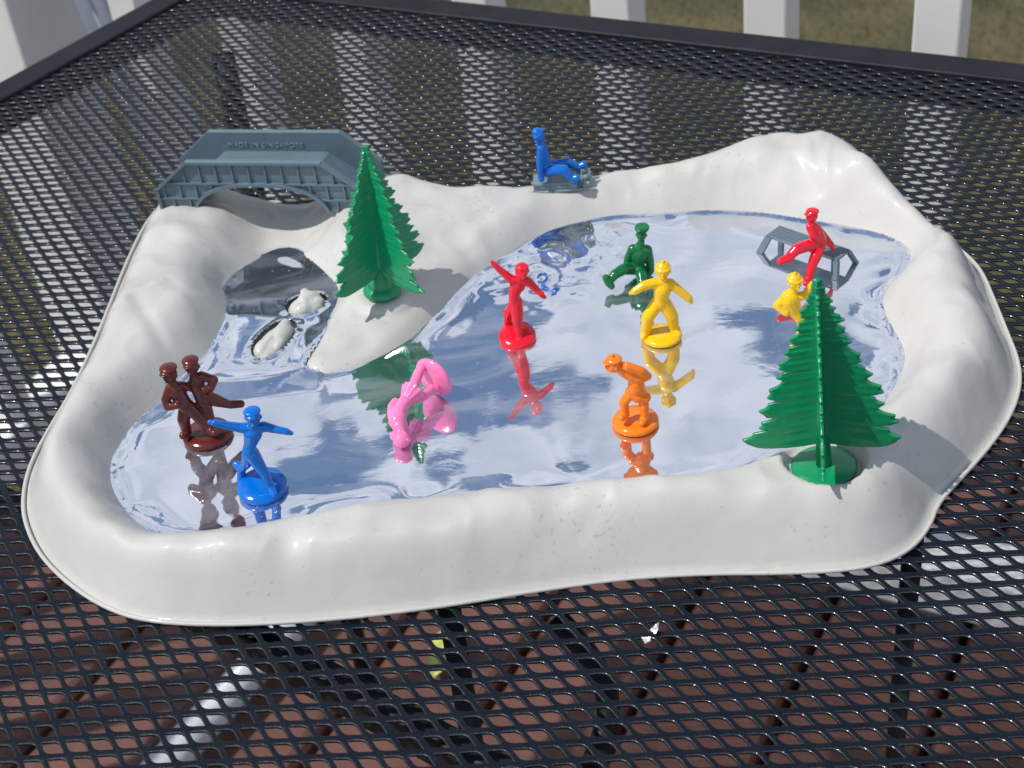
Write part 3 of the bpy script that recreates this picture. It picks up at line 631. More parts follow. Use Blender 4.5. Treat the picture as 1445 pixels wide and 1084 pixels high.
# ------------------------------------------------------------------ bridge
bang = R_(-11.0); BX = Vector((math.cos(bang), math.sin(bang), 0)); BY = Vector((-BX.y, BX.x, 0))
b0 = at(228, 291, 0.0255); BZ = 0.0235; BLN = 0.124; BW = 0.034
bridge = empty('foot_bridge', Vector((b0.x, b0.y, 0))+BX*BLN/2+BY*BW/2+EZ*BZ, 'blue grey plastic arched foot bridge over the back of the river', 'bridge')
bo = Vector((b0.x, b0.y, BZ))
def bp(u, v, z_): return bo+BX*u+BY*v+EZ*z_
def arch(u):                      # underside height of the panels
    a = (u-BLN/2)/0.040
    if abs(a) >= 1: return 0.0
    return 0.0165*(1-abs(a)**2.6)**0.62
def topz(u):
    e = min(u, BLN-u); return 0.0135+min(1, max(0, e)/0.022)*(0.0315-0.0135)
def panel(v0, th, ribs_side, text=False, name='side_panel'):
    us = sorted(set([0, 0.0015, BLN-0.0015, BLN]+[BLN*k/90 for k in range(91)]+[0.022, BLN-0.022])); vs = []; fs = []
    for v in (v0, v0+th):
        for u in us: ins = (0.0015 if u < 0.001 or u > BLN-0.001 else 0); vs.append(bp(u, v, arch(u))); vs.append(bp(u, v, topz(u)-0))
    n_ = len(us)*2
    for i in range(len(us)-1):
        a = 2*i; fs += [(a, a+2, a+3, a+1), (n_+a, n_+a+1, n_+a+3, n_+a+2), (a+1, a+3, n_+a+3, n_+a+1), (a, n_+a, n_+a+2, a+2)]
    fs += [(0, 1, n_+1, n_), (n_-2, 2*n_-2, 2*n_-1, n_-1)]
    mb = MB(); mb.add(vs, fs); o = fix_normals(mb.build(name, MAT['grey'], bridge))
    # raised ribs and rim on the outer side
    s = ribs_side; vv = v0 if s < 0 else v0+th; rb = MB(); ht = 0.0007
    def bar(u0, z0, u1, z1, wd=0.0005, h2=ht):
        a, b = bp(u0, vv, z0), bp(u1, vv, z1); dr = (b-a).normalized(); nr = dr.cross(BY).normalized()
        rb.box((a+b)/2+BY*s*h2, (b-a)/2, nr*wd, BY*h2)
    cu = [0, 0.022, BLN-0.022, BLN]
    for a, b in zip(cu[:-1], cu[1:]): bar(a, topz(a)-0.0008, b, topz(b)-0.0008, 0.0008, 0.0011)
    bar(0.0008, 0, 0.0008, 0.0135, 0.0008, 0.0011); bar(BLN-0.0008, 0, BLN-0.0008, 0.0135, 0.0008, 0.0011)
    prev = None
    for k in range(0, 41):
        u = BLN/2-0.0402+0.0804*k/40; q = (u, arch(u)+0.0008)
        if prev: bar(prev[0], prev[1], q[0], q[1], 0.0009, 0.0013)
        prev = q
    def span(zz):                # horizontal rib segments clipped by arch and top
        seg = []; cur = None
        for k in range(0, 249):
            u = BLN*k/248; okk = arch(u)+0.0012 < zz < topz(u)-0.001
            if okk and cur is None: cur = u
            if (not okk or k == 248) and cur is not None: seg.append((cur, u)); cur = None
        return seg
    rows = [0.0, 0.0082, 0.0164, 0.0246, 0.034]
    rows = [0.0, 0.0075, 0.0150, 0.0215, 0.034]
    for zz in (0.0075, 0.0150, 0.0218):
        pass
    hr = [0.0078, 0.0175]
    for zz in hr:
        for a, b in span(zz): bar(a, zz, b, zz)
    bands = [(0, 0.0078, 0.0045), (0.0078, 0.0175, 0.0), (0.0175, 0.034, 0.0045)]
    for (za, zb, off) in bands:
        u = off+0.0048
        while u < BLN-0.002:
            z0 = max(za, arch(u)); z1 = min(zb, topz(u)-0.001)
            if z1-z0 > 0.0012: bar(u, z0, u, z1, 0.00045, 0.0006)
            u += 0.0098
    rb.build('ribs', MAT['grey'], o)
    return o
panel(0, 0.0016, -1)
pf = panel(BW, 0.0016, 1)
# rims along the inner top edges
# arched deck between the panels
us = [BLN*k/60 for k in range(61)]; vs = []; fs = []
def deckz(u):
    e = min(u, BLN-u); return 0.007+min(1, e/0.030)*0.0125
dsec = [0, 0.012, 0.028, 0.030, 0.032, BLN-0.032, BLN-0.030, BLN-0.028, BLN-0.012, BLN]; dz_ = [0.006, 0.006, 0.0175, 0.0192, 0.0196]; dz_ = dz_+dz_[::-1]
for u, zt in zip(dsec, dz_): vs += [bp(u, 0.0016, zt), bp(u, BW, zt), bp(u, BW, zt-0.0015), bp(u, 0.0016, zt-0.0015)]
for i in range(len(dsec)-1):
    a = 4*i
    for k in range(4): fs.append((a+k, a+(k+1) % 4, a+4+(k+1) % 4, a+4+k))
fs += [(0, 1, 2, 3), (len(vs)-4, len(vs)-1, len(vs)-2, len(vs)-3)]
fix_normals(mesh_obj('walkway', vs, fs, MAT['grey'], bridge))
for u in (0.004, BLN-0.004): mb = MB(); mb.box(bp(u, BW/2+0.0008, 0.003), BX*0.0035, BY*(BW/2-0.0009), EZ*0.003); mb.build('footing', MAT['grey'], bridge)
# moulded lettering on the inside of the far panel
cu_ = bpy.data.curves.new('lettering', 'FONT'); cu_.body = 'MADE IN SINGAPORE'; cu_.size = 0.0042; cu_.extrude = 0.0002; cu_.align_x = 'CENTER'; cu_.space_character = 1.18
to = bpy.data.objects.new('lt', cu_); COL.objects.link(to); dg = bpy.context.evaluated_depsgraph_get(); dg.update()
lm_ = bpy.data.meshes.new_from_object(to.evaluated_get(dg)); bpy.data.objects.remove(to); lm_.name = 'lettering'
lm_.materials.clear(); MAT['letter'] = plastic('pale letter plastic', (0.19, 0.265, 0.31), rough=0.4, sss=0); lm_.materials.append(MAT['letter'])  # letters a lighter tone of the bridge's blue grey
lo = bpy.data.objects.new('lettering', lm_); COL.objects.link(lo); lo.parent = pf
lp = bp(BLN*0.455, BW-0.0002, 0.0222)-parent_loc(bridge)
Rm = Matrix((BX, EZ, -BY)).transposed().to_4x4(); lo.matrix_local = Matrix.Translation(lp)@Rm

# ------------------------------------------------------------------ toy fir trees
def fir(name, loc, ang, lean, label, seeds, recess, Ht=0.097, Wd=0.036):
    tr = empty(name, loc, label, 'toy tree', 'green plastic fir trees'); RR = random.Random(seeds)
    ntooth = 12
    for b in range(4):
        a0 = ang+b*math.pi/2; U = Vector((math.cos(a0), math.sin(a0), 0)); Wn = Vector((-U.y, U.x, 0))
        rb = random.Random(seeds*7+b); Wd_b = Wd*(0.78 if (b == 3 and recess) else 1.07 if (b == 0 and recess) else 1.0)
        edges = [0.10]; 
        for k in range(ntooth): edges.append(edges[-1]+(0.6+0.6*(1-k/ntooth))*rb.uniform(0.7, 1.3))
        edges = [0.15+(e-0.10)*(0.84)/(edges[-1]-0.10) for e in edges]
        rows = 300; cols = 12; vs = []; fs = []; jit = [rb.uniform(0.90, 1.06) for _ in range(ntooth+1)]
        def rad(s):
            for k in range(ntooth):
                if s <= edges[k+1]: break
            u = min(1.0, max(0.0, (s-edges[k])/(edges[k+1]-edges[k]))); env = (Wd_b*(1-s)**0.94+0.0012)*jit[k]
            dep = min(0.0115*(1-s*0.68), 0.55*env); tooth = math.sin(math.pi*min(1, max(0, 0.06+0.90*u)))**0.55*(1-0.35*u)
            sub = min(0.0024*(1-s*0.6), 0.2*env)*abs(math.sin(u*7.5+k*1.7))
            return max(0.0009, env-dep*(1-tooth)-sub), k, u
        s_lo = edges[0]
        for i in range(rows+1):
            s = s_lo+(0.995-s_lo)*i/rows; rr2, k, u = rad(s)
            if i < 8: rr2 *= 0.80+0.20*(i/8)**0.5
            for j in range(cols+1):
                a = j/cols; rr3 = rr2*a
                droop = (-0.34*rr3+(7.5 if recess else 8.2)*rr3*rr3)*(1-s)
                zz = s*Ht+droop
                ridge = math.sin(u*2*math.pi+1.2*noise.noise(Vector((s*9, a*3, b*5.0))))*0.5+0.45*math.sin(u*4*math.pi+1+a*3+k)
                th = 0.00092+0.00015*ridge*min(1, a*3)*(1 if a < 0.97 else 0.4)+0.0006*max(0, 1-rr3/0.0035)
                th *= (1-0.45*a)*1.25
                base = U*rr3+EZ*zz
                vs.append(base+Wn*th); vs.append(base-Wn*th)
        cw = (cols+1)*2
        for i in range(rows):
            for j in range(cols):
                a = i*cw+j*2; bq = a+2; c = a+cw; d2 = c+2
                fs += [(a, bq, d2, c), (a+1, c+1, d2+1, bq+1)]
            a = i*cw+cols*2; fs.append((a, a+1, a+cw+1, a+cw))
        for j in range(cols): a = j*2; fs.append((a, a+1, a+3, a+2)); a = rows*cw+j*2; fs.append((a, a+2, a+3, a+1))
        o = mesh_obj('branch_fin', vs, fs, MAT['tree'], tr, smooth=True, world=False); fix_normals(o)
    mb = MB(); mb.tube([(0, 0, 0.0), (0, 0, Ht*0.3), (0, 0, Ht*0.85), (0, 0, Ht*0.985)], [0.0034, 0.0024, 0.0011, 0.0003], 14)
    o = mesh_obj('trunk', mb.v, mb.f, MAT['tree'], tr, smooth=True, world=False)
    mb = MB(); rB = 0.0136 if recess else 0.0098
    mb.disc((0, 0, 0.0004 if recess else 0.0018), (0, 0, 1), rB, 0.0016 if recess else 0.0036, dome=0.0008 if recess else 0.0028)
    if not recess: mb.tube([(0, 0, 0.003), (0, 0, 0.007), (0, 0, 0.016)], [0.0078, 0.0055, 0.0026], 20)
    mesh_obj('stand', mb.v, mb.f, MAT['tree'], tr, smooth=True, world=False)
    tr.rotation_euler = lean
    return tr
fir('fir_tree', RT+Vector((0, 0, 0.0004)), R_(-42), (0, R_(3), 0), 'green plastic fir tree on a domed stand beside the foot bridge', 3, False, Ht=0.084, Wd=0.0395)
fir('fir_tree', FT+Vector((0, 0, -0.0052)), R_(-9), (R_(0), R_(-3.2), 0), 'green plastic fir tree set in a round socket on the near right bank', 8, True, Ht=0.0935, Wd=0.0388)

# ------------------------------------------------------------------ toy figures
G = 'moulded plastic skater figures on the toy pond'
class Fig:
    def __init__(s, ax, ay, z0, label, mat):
        s.base = at(ax, ay, z0); s.root = empty('skater_figurine', s.base, label, 'toy figure', G); s.m = MB(); s.Y = s.base.y; s.mat = MAT[mat]
    def P(s, x, y, dy=0.0): return aty(x, y, s.Y+dy/1000)
    def L(s, *pts):              # chain of (x, y, dy, radius mm)
        q = [(s.P(a[0], a[1], a[2]), a[3]*1.2/1000) for a in pts]
        for (a, ra), (b, rb) in zip(q[:-1], q[1:]): s.m.limb(a, ra, b, rb)
    def ball(s, x, y, dy, rx, ry=None, rz=None, ang=0):
        s.m.ball(s.P(x, y, dy), rx/1000, (ry or rx)/1000, (rz or rx)/1000, Matrix.Rotation(R_(ang), 3, 'Y'))
    def head(s, x, y, dy, r, face=(0, -1), hat='cap', tilt=0):
        c = s.P(x, y, dy); k = r*1.1/1000; fx = Vector((face[0], face[1], 0)).normalized(); sd = Vector((-fx.y, fx.x, 0))
        s.m.ball(c, k*0.92, k*0.95, k*1.12); s.m.ball(c+fx*k*0.25-EZ*k*0.55, k*0.62, k*0.62, k*0.55)     # skull, jaw
        s.m.ball(c+fx*k*1.02-EZ*k*0.12, k*0.17, k*0.17, k*0.26)                                        # nose
        for sg in (-1, 1):
            s.m.ball(c+sd*sg*k*0.92-EZ*k*0.12, k*0.16, k*0.2, k*0.28)                                    # ear
            s.m.ball(c+fx*k*0.86+sd*sg*k*0.33+EZ*k*0.16, k*0.15, k*0.15, k*0.10)                          # brow
        s.m.ball(c+fx*k*0.88-EZ*k*0.62, k*0.2, k*0.28, k*0.10)                                           # mouth
        if hat == 'cap':
            s.m.ball(c+EZ*k*0.72-fx*k*0.05, k*1.06, k*1.06, k*0.42); s.m.ball(c+fx*k*0.85+EZ*k*0.50, k*0.62, k*0.62, k*0.14)
        elif hat == 'bonnet':
            s.m.ball(c+EZ*k*0.35-fx*k*0.25, k*1.05, k*1.05, k*0.9); s.m.disc(c+EZ*k*0.52, EZ+fx*0.2, k*1.08, k*0.28); s.m.ball(c+EZ*k*1.25-fx*k*0.1, k*0.3)
        elif hat == 'hair':
            s.m.ball(c+EZ*k*0.3-fx*k*0.25, k*1.05, k*1.05, k*0.95)
            for a in range(7): an = a*0.9; s.m.ball(c+EZ*k*0.62+Vector((math.cos(an), math.sin(an), 0))*k*0.62, k*0.34)
    def hand(s, x, y, dy, toward=(0, 0)):
        c = s.P(x, y, dy); e = s.P(x+toward[0], y+toward[1], dy); v = (e-c); v = v.normalized() if v.length > 0 else Vector((1, 0, 0))
        s.m.limb(c, 0.0013, c+v*0.0016, 0.0010); s.m.limb(c, 0.0007, c+v*0.0008+EZ*0.0013, 0.0005)
    def done(s, voxel=0.0003, it=1): return s.m.moulded('body', s.mat, s.root, voxel=voxel, smooth_it=it)
    def stand(s, x, y, dy, rad, h, nrm=(0, 0, 1), z=None, dome=0.0):
        c = s.P(x, y, dy)
        if z is not None: c = at(x, y, z)
        mb = MB(); mb.disc(c, nrm, rad/1000, h/1000, 48, dome/1000); return mb.build('base', s.mat, s.root, True)

# yellow skater, wide stance, arms spread
f = Fig(934, 476, ZW, 'yellow skater with arms spread and legs wide apart in front of the green figure', 'yellow')
f.head(935.6, 382, 0, 3.3, (-0.1, -1), 'bonnet')
f.L((935.5, 392, 0, 1.6), (935, 402, 0, 2.0))
f.L((926, 399, 0, 2.1), (945, 400, 0, 2.1)); f.ball(935, 407, 0, 4.4, 3.0, 4.4); f.L((935, 408, 0, 3.6), (933, 420, 0, 3.1), (932.5, 426, 0, 3.3))
f.L((924, 399, 0, 2.1), (908, 403.5, -1, 1.9), (896, 411, -2, 1.6)); f.hand(894, 412, -2, (-4, 2))
f.L((946, 400, 0, 2.1), (960, 411, -1, 1.8), (972, 421, -2, 1.6)); f.hand(974, 423, -2, (2, 5))
f.L((928, 428, 0, 2.9), (914, 448, -1, 2.6), (911, 471, 0, 2.1)); f.L((911, 470, 0, 2.2), (908, 476, -3, 1.5))
f.L((937, 427, 0, 2.9), (948, 446, -1, 2.7), (951.5, 464, 0, 2.1)); f.L((952, 464, 0, 2.3), (957, 473, -3, 1.7))
f.done(); f.stand(934, 474, 0, 9.6, 2.4, z=ZW+0.0016, dome=1.0)

# red skater gliding on one leg, arms out
f = Fig(733, 480, ZW, 'red skater on a round red base leaning over one leg with both arms out', 'red')
f.head(737, 383, -2, 3.0, (0.15, -1), 'hair')
f.L((735, 391, -1.5, 1.5), (732, 398, -1, 2.0)); f.L((722, 394, -1, 1.9), (744, 397, -1, 2.0)); f.ball(731, 403, -0.5, 3.8, 2.8, 3.8)
f.L((729, 404, 0, 3.0), (725.5, 416, 0, 2.3), (727, 425, 0.5, 2.7))
f.L((721, 394, -1, 1.9), (708, 383, -1, 1.5), (698, 374, -1, 1.2)); f.hand(697, 373, -1, (-4, -4))
f.L((745, 397, -1, 1.9), (756, 408, -2, 1.5), (764, 415, -3, 1.3)); f.hand(765, 417, -3, (4, 3))
f.L((728, 426, 0.5, 2.9), (730, 444, 0, 2.7), (731, 458, 0, 2.0), (732.5, 474, -1, 1.9), (733.5, 484, -3, 2.0))
f.L((724, 430, 2, 2.2), (717, 442, 6, 1.8), (716.5, 456, 8, 1.7)); f.L((713.5, 440, 7, 1.4), (717.5, 438, 8, 1.5))
f.done(); f.stand(730, 474, 1, 9.3, 3.4, nrm=(0.02, -0.25, 1), dome=0.3)

# blue skater near the left shore
f = Fig(378, 698, ZW, 'blue skater with arms spread and one leg kicked back, nearest to the front left shore', 'blue')
f.head(357, 588, -1, 3.3, (0.05, -1), 'cap')
f.L((357, 598, -1, 1.6), (357, 604, 0, 2.1)); f.L((342, 604, 0, 2.0), (371, 603, 0, 2.0)); f.ball(357, 611, 0, 4.2, 2.9, 4.0)
f.L((357, 612, 0, 3.4), (353, 628, 0, 2.3), (352, 638, 0, 2.8))
f.L((341, 604, 0, 1.9), (318, 600, -1, 1.5), (303, 597, -2, 1.3)); f.hand(301, 597, -2, (-5, -1))
f.L((372, 602, 0, 1.9), (389, 606, -1, 1.5), (404, 609, -2, 1.3)); f.hand(406, 610, -2, (4, 1))
f.L((355, 640, 0, 2.9), (364, 654, 0, 2.5), (373, 668, -1, 1.9), (382, 688, -2, 1.6)); f.L((382, 688, -2, 1.7), (387, 698, -5, 1.4))
f.L((350, 642, 2, 2.4), (348, 654, 6, 2.0), (341, 660, 9, 2.0)); f.L((340, 659, 9, 2.2), (333, 655, 10, 1.4)); f.L((341, 660, 9, 1.7), (340, 680, 8, 1.6))
f.done(); f.stand(370, 686, 3, 11.2, 3.0, nrm=(0.05, -0.12, 1), dome=0.5)

# orange skater bent forward
f = Fig(895, 603, ZW, 'orange skater bending forward with hands behind the back on an oval orange base', 'orange')
f.head(866, 514, -1, 3.3, (-1, -0.35), 'cap'); f.ball(864, 502, -1, 1.0)
f.L((872, 517, -1, 2.2), (882, 521, 0, 2.4)); f.L((880, 521, 0, 2.9), (892, 527, 0, 3.3), (902, 531, 0, 3.0))
f.L((885, 517, -3, 1.8), (905, 524, -3, 1.8), (914, 531, -1, 1.6), (902, 536, 2, 1.5)); f.L((884, 526, 2, 1.8), (897, 537, 3, 1.6), (905, 537, 3, 1.4))
f.ball(900, 531, -1, 5.0, 3.2, 3.0, 18); f.ball(893, 527, -1, 4.4, 2.9, 2.8, 22)
f.L((898, 538, 0, 3.0), (898, 546, 0, 3.3)); f.L((889, 554, -0.5, 2.1), (900, 559, -0.5, 2.7), (911, 561, -0.5, 2.1)); f.ball(899, 552, 0, 4.3, 3.0, 3.3)
f.L((890, 555, 0, 2.1), (880, 568, 0, 1.9), (882, 583, 0, 1.7)); f.L((882, 584, 0, 1.8), (877, 590, -3, 1.5))
f.L((907, 559, 0, 2.1), (909, 574, -1, 1.9), (910, 588, -1, 1.7)); f.L((910, 589, -1, 1.8), (906, 597, -4, 1.4))
f.done(); f.stand(896.5, 594, 1, 10.7, 3.0, z=ZW+0.0018, dome=0.8)

# green figure sitting on the ice
f = Fig(882, 409, ZW, 'dark green man in a flat cap sitting on the ice', 'green_fig')
f.head(905, 331, 11, 2.7, (-0.25, -1), 'none')
f.m.disc(f.P(906, 321.5, 11), (0, -0.1, 1), 0.0038, 0.0020, 30); f.m.ball(f.P(904, 324, 8), 0.0026, 0.0020, 0.0007)
f.L((905, 340, 11, 1.5), (903, 348, 11, 2.2)); f.L((893, 352, 11, 2.4), (913, 353, 11, 2.4)); f.ball(902, 358, 11, 4.0, 3.0, 4.2)
f.L((902, 358, 11, 3.6), (900, 370, 12, 3.1), (899, 378, 12, 3.3))
f.L((892, 353, 11, 2.1), (886, 366, 12, 1.8), (884, 376, 12, 1.6), (892, 380, 9, 1.5)); f.L((914, 354, 11, 2.1), (917, 368, 12, 1.9), (918, 382, 12, 1.7), (913, 390, 10, 1.4))
f.L((893, 379, 11, 2.8), (880, 380, 6, 2.5), (868, 387, 3, 2.2), (861, 395, 1, 1.9)); f.L((855, 392, 0, 1.6), (859, 399, 0, 1.9), (863, 404, -1, 1.5))
f.L((903, 380, 11, 2.8), (905, 388, 6, 2.5), (906, 399, 2, 2.1), (906, 410, -1, 1.8)); f.L((906, 411, -1, 1.9), (903, 415, -4, 1.4))
f.done()

# red man seated on the bench
f = Fig(1138, 402, ZW, 'red man in a peaked cap sitting on the grey slatted bench, legs stretched out', 'red')
f.head(1146, 304, 10, 2.9, (-1, -0.5), 'cap')
f.L((1145, 313, 10, 1.5), (1146, 320, 10, 2.2), (1152, 330, 10, 3.1), (1156, 341, 10, 3.2)); f.ball(1148, 323, 10, 3.1, 3.0, 3.4)
f.L((1153, 323, 12, 2.0), (1165, 336, 13, 1.6), (1173, 346, 12, 1.4)); f.hand(1174, 349, 12, (2, 4))
f.L((1143, 321, 8, 1.8), (1148, 333, 6, 1.5), (1152, 342, 7, 1.4))
f.L((1150, 345, 9, 2.8), (1138, 347, 5, 2.6), (1124, 352, 2, 2.4), (1114, 362, 0, 2.0)); f.L((1114, 364, -1, 2.1), (1101, 369, -3, 1.5))
f.L((1156, 348, 9, 2.8), (1151, 362, 4, 2.5), (1144, 380, 1, 1.9), (1141, 391, 0, 1.8)); f.L((1140, 393, 0, 1.9), (1137, 400, -3, 1.4))
f.done()

# yellow figure behind the near tree
f = Fig(1130, 494, ZW, 'yellow skater half hidden behind the near fir tree', 'yellow')
f.head(1122, 398, 0, 3.1, (0.3, -1), 'bonnet')
f.L((1121, 408, 0, 1.6), (1117, 416, 0, 2.3)); f.ball(1114, 427, 0, 5.0, 3.3, 4.8); f.L((1115, 421, 0, 3.8), (1122, 439, 0, 2.7), (1134, 452, 0, 2.8))
f.L((1108, 422, 0, 2.2), (1097, 431, 0, 1.8), (1109, 441, -2, 1.6)); f.L((1122, 420, 0, 2.0), (1138, 416, 0, 1.7), (1143, 405, 0, 1.4)); f.hand(1144, 404, 0, (1, -4))
f.L((1134, 453, 0, 2.6), (1131, 470, 0, 2.1), (1134, 486, 0, 1.9)); f.L((1137, 453, 0, 2.6), (1145, 470, 0, 2.1), (1148, 484, 0, 1.9))
f.done(); f.stand(1143, 491, 0, 9.6, 2.6, z=ZW+0.0016, dome=0.8)

# brown couple side by side on one base
f = Fig(293, 622, ZW, 'two dark brown skaters side by side on one oval base at the left shore', 'brown')
f.head(239, 527, -2, 3.6, (-0.4, -1), 'cap'); f.L((243, 539, -1.5, 1.7), (246, 546, -1, 2.4)); f.ball(250, 555, -1, 4.0, 3.0, 4.6, -20); f.L((248, 550, -1, 3.5), (259, 567, 0, 2.9), (263, 573, 0, 3.1))
f.L((241, 547, -2, 2.1), (234, 564, -3, 1.8), (237, 574, -4, 1.7), (250, 572, -5, 1.5)); f.L((254, 545, 0, 2.0), (264, 545, 2, 1.7), (272, 548, 2, 1.6))
f.L((266, 573, 0, 2.6), (281, 590, -1, 2.2), (296, 605, -2, 1.8)); f.L((296, 606, -2, 1.9), (303, 611, -5, 1.5))
f.L((262, 577, 0, 2.8), (259, 592, -1, 2.5), (263, 607, 0, 2.0)); f.L((263, 609, 0, 2.1), (258, 615, -3, 1.5))
f.head(270, 516, 3, 3.5, (-0.1, -1), 'cap'); f.L((273, 528, 3, 1.6), (275, 534, 3, 2.2)); f.ball(277, 543, 3, 4.2, 3.0, 4.6); f.L((277, 540, 3, 3.3), (283, 558, 3, 2.7), (287, 566, 3, 3.0))
f.L((284, 531, 3, 2.0), (302, 536, 3, 1.7), (297, 548, 1, 1.6), (288, 550, 0, 1.4))
f.L((292, 560, 3, 2.7), (308, 566, 5, 2.4), (324, 571, 7, 1.6)); f.L((325, 571, 7, 1.7), (340, 570, 8, 1.6))
f.L((288, 568, 3, 2.7), (296, 590, 1, 2.0), (301, 605, 0, 1.8)); f.ball(303, 566, 4, 4.5, 3, 2.2, 22)
f.done(); f.stand(293, 612, 1, 11.8, 2.8, z=ZW+0.0018, dome=0.9)

# blue figure riding the sled on the far bank
szt = hz(*at(792, 268, 0.021)[:2]); print('sled ground', szt)
f = Fig(788, 268, szt, 'blue rider leaning back on the small grey sled on the far bank', 'blue')
f.head(760, 191, 0, 3.3, (-0.6, -1), 'none'); f.ball(766, 184, 0, 1.0); f.ball(758, 186, 0, 3.0, 3.0, 2.2)
f.L((762, 200, 0, 2.0), (766, 212, 0, 2.6), (769, 228, 0, 2.8), (772, 241, 0, 3.2)); f.L((763, 210, -3, 1.8), (762, 228, -4, 1.8), (762, 244, -4, 1.4), (764, 253, -4, 1.5))
f.L((767, 212, 3, 1.8), (770, 230, 5, 1.5), (772, 246, 5, 1.3))
f.L((775, 240, -2, 2.7), (796, 240, -4, 2.5), (806, 250, -5, 1.9)); f.L((807, 252, -5, 2.0), (814, 251, -6, 1.8)); f.ball(811, 257, -5, 1.8)
f.L((776, 235, 2, 2.6), (801, 229, 4, 2.3), (816, 236, 5, 1.8)); f.L((817, 236, 5, 1.9), (824, 232, 5, 1.7))
f.done()

# pink figure tipped over
pb = at(603, 575, ZW)
f = Fig(603, 575, ZW, 'bright pink skater in a pleated skirt toppled over with her base in the air', 'pink')
def q3(x, y, z_): return at(x, y, ZW+z_/1000)
def chain(*pts):
    for a, b in zip(pts[:-1], pts[1:]): f.m.limb(q3(*a[:3]), a[3]*1.22/1000, q3(*b[:3]), b[3]*1.22/1000)
hc_ = q3(567, 620, 4.6); f.m.ball(hc_, 0.0041, 0.0043, 0.0040); f.m.ball(hc_+Vector((0.0030, -0.0022, 0.0010)), 0.0009); f.m.ball(hc_+Vector((-0.0030, 0.0010, 0.0015)), 0.0024, 0.0026, 0.0024)
chain((566, 610, 5.5, 2.0), (563, 602, 7, 2.6), (561, 594, 8, 3.5), (562, 584, 9, 3.2), (566, 575, 10, 2.5), (571, 568, 10.5, 2.7))
chain((567, 598, 7, 2.2), (571, 607, 4.5, 1.8), (575, 612, 3.2, 1.5))
chain((558, 598, 8, 2.1), (553, 586, 8.5, 1.8), (553, 574, 10, 1.7), (558, 567, 10.5, 1.6))
# skirt
a, b = q3(571, 568, 10.5), q3(584, 552, 11.5); ax = (b-a).normalized(); e1 = ax.orthogonal().normalized(); e2 = ax.cross(e1); vs = []; fs = []
for i, (tt, rr2) in enumerate(((0, 2.6), (0.4, 4.0), (0.8, 5.4), (1.0, 6.2), (0.9, 4.5), (0.5, 1.0))):
    for k in range(48):
        an = 2*math.pi*k/48; r3 = rr2*(1+0.07*math.sin(an*12)*(tt > 0.3))/1000; vs.append(a+(b-a)*tt+(e1*math.cos(an)+e2*math.sin(an))*r3)
for i in range(5):
    for k in range(48): fs.append((i*48+k, i*48+(k+1) % 48, (i+1)*48+(k+1) % 48, (i+1)*48+k))
fs.append(tuple(reversed(range(48)))); fs.append(tuple(range(240, 288))); f.m.add(vs, fs)
chain((580, 556, 11.5, 2.4), (585, 541, 14, 2.1), (591, 526, 16, 2.0), (596, 518, 17, 1.8))
chain((588, 561, 9, 2.4), (597, 558, 8.5, 2.1), (608, 549, 8.5, 1.9), (615, 549, 7.5, 1.7))
f.done()
bc = q3(612, 532, 11.2); nb = (q3(575, 563, 10)-q3(607, 533, 11.5)).normalized(); f.stand(0, 0, 0, 1, 1) if False else None
mb = MB(); mb.disc(bc, nb, 0.0104, 0.0028, 48, 0.0006); mb.build('base', MAT['pink'], f.root, True)

# ------------------------------------------------------------------ bench
bn = empty('bench', at(1140, 375, ZW), 'small grey slatted bench with splayed legs on the ice at the far right shore', 'toy bench')
fl, fr_ = at(1081, 332, 0.0155), at(1184, 367, 0.0155); bl_, br_ = at(1101, 316, 0.0155), at(1198, 350, 0.0155)
bxd = ((fr_-fl)+(br_-bl_)).normalized(); wv = ((bl_-fl)+(br_-fr_))/2; wv = wv-bxd*wv.dot(bxd); Ws = 0.0125; byd = wv.normalized(); Lb_ = (fr_-fl).length*0.5+(br_-bl_).length*0.5
o0 = fl+Vector((0, 0, 0)); nsl = 6; sm = MB()
for k in range(nsl):
    wk = Ws*(k+0.5)/nsl; sm.box(o0+bxd*Lb_/2+byd*wk-EZ*0.0006, bxd*Lb_/2, byd*(Ws/nsl/2-0.00030), EZ*0.0006)
sm.box(o0+bxd*Lb_/2+byd*Ws/2-EZ*0.0010, bxd*(Lb_/2-0.0003), byd*(Ws/2-0.0004), EZ*0.0005)
sm.build('seat', MAT['grey'], bn)
for en in (0, 1):
    for sd in (0, 1):
        top = o0+bxd*(0.0012 if en == 0 else Lb_-0.0012)+byd*(0.0006 if sd == 0 else Ws-0.0006)-EZ*0.001
        foot = Vector((top.x, top.y, ZW+0.0002))+bxd*(-0.0025 if en == 0 else 0.0025)+byd*(-0.004 if sd == 0 else 0.004)
        mb = MB(); ax = (foot-top); s1 = bxd*(0.0019 if sd == 0 else 0.0013); s2 = byd*0.0011; vs = [top-s1-s2, top+s1-s2, top+s1+s2, top-s1+s2, foot-s1-s2, foot+s1-s2, foot+s1+s2, foot-s1+s2]
        mb.add(vs, [(0, 3, 2, 1), (4, 5, 6, 7), (0, 1, 5, 4), (1, 2, 6, 5), (2, 3, 7, 6), (3, 0, 4, 7)]); fix_normals(mb.build('leg', MAT['grey'], bn))

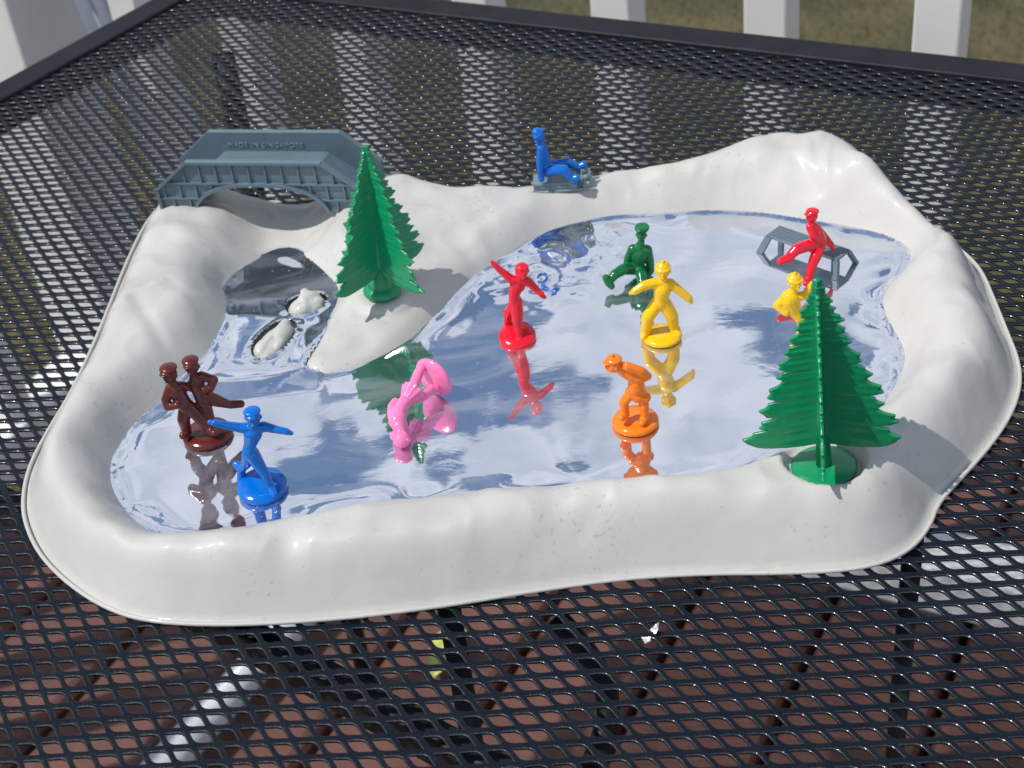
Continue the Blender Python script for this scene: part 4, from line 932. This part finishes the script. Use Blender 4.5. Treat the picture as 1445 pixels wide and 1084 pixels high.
# ------------------------------------------------------------------ sled
sl = empty('sled', at(790, 268, szt), 'tiny pale grey sled with scrolled front under the blue rider', 'toy sled')
n0, n1 = at(752, 272, szt+0.001), at(829, 266, szt+0.001); sx_ = (n1-n0).normalized(); sx_.z = 0; sx_.normalize(); sy_ = Vector((-sx_.y, sx_.x, 0)); SL = (n1-n0).length
def sp(u, v, z_): return Vector((n0.x, n0.y, szt))+sx_*u+sy_*v+EZ*z_
for v in (0.0, 0.0115):
    mb = MB(); mb.tube([sp(-0.001, v, 0.0008), sp(SL*0.5, v, 0.0008), sp(SL*0.92, v, 0.001), sp(SL*1.03, v, 0.003)], 0.0010, 10); mb.build('runner', MAT['sled'], sl, True)
mb = MB(); mb.box(sp(SL*0.42, 0.0055, 0.0056), sx_*SL*0.40, sy_*0.0062, EZ*0.0007)
for v in (0.0004, 0.0108): mb.box(sp(SL*0.42, v, 0.0032), sx_*SL*0.40, sy_*0.0006, EZ*0.0022); mb.box(sp(SL*0.25, v-0.0008, 0.0034), sx_*SL*0.10, sy_*0.0003, EZ*0.0006); mb.box(sp(SL*0.56, v-0.0008, 0.0034), sx_*SL*0.10, sy_*0.0003, EZ*0.0006)
bevel(mb.build('seat_board', MAT['sled'], sl), 0.0002, 1)
mb = MB()
for (u, v, z_, r3) in ((0.90, 0.003, 0.006, 1.8), (0.95, 0.006, 0.0085, 1.5), (0.99, 0.003, 0.0068, 1.6), (1.03, 0.009, 0.0078, 1.3), (0.88, 0.009, 0.0088, 1.4), (1.02, 0.0, 0.004, 1.6), (0.96, 0.0, 0.0035, 1.7), (1.06, 0.006, 0.005, 1.2)): mb.ball(sp(SL*u, v, z_), r3/1000)
for (u, v) in ((0.90, 0.002), (0.98, 0.006), (1.04, 0.003)): mb.limb(sp(SL*u, v, 0.002), 0.0010, sp(SL*(u+0.02), v+0.002, 0.0105), 0.0007)
mb.moulded('scrolled_front', MAT['sled'], sl, voxel=0.0003, smooth_it=1)

# ------------------------------------------------------------------ scraps of foil on the table
for (x, y, pts, lab) in ((924, 886, [(-7, 3), (2, -6), (6, -8), (5, 2), (1, 9)], 'torn triangular scrap of silver foil on the table mesh in front of the pond'),
                         (912, 903, [(-7, -4), (7, -4), (5, 2), (-2, 5)], 'smaller torn scrap of silver foil lying nearest the viewer on the mesh')):
    top = [at(x+a, y+b, 0.0016+0.0012*((i % 2))) for i, (a, b) in enumerate(pts)]; n_ = len(top); vs = top+[q-EZ*0.0003 for q in top]
    fs = [tuple(reversed(range(n_))), tuple(range(n_, 2*n_))]+[(i, (i+1) % n_, n_+(i+1) % n_, n_+i) for i in range(n_)]
    o = fix_normals(mesh_obj('foil_scrap', vs, fs, MAT['foil'])); tag(o, lab, 'foil scrap')
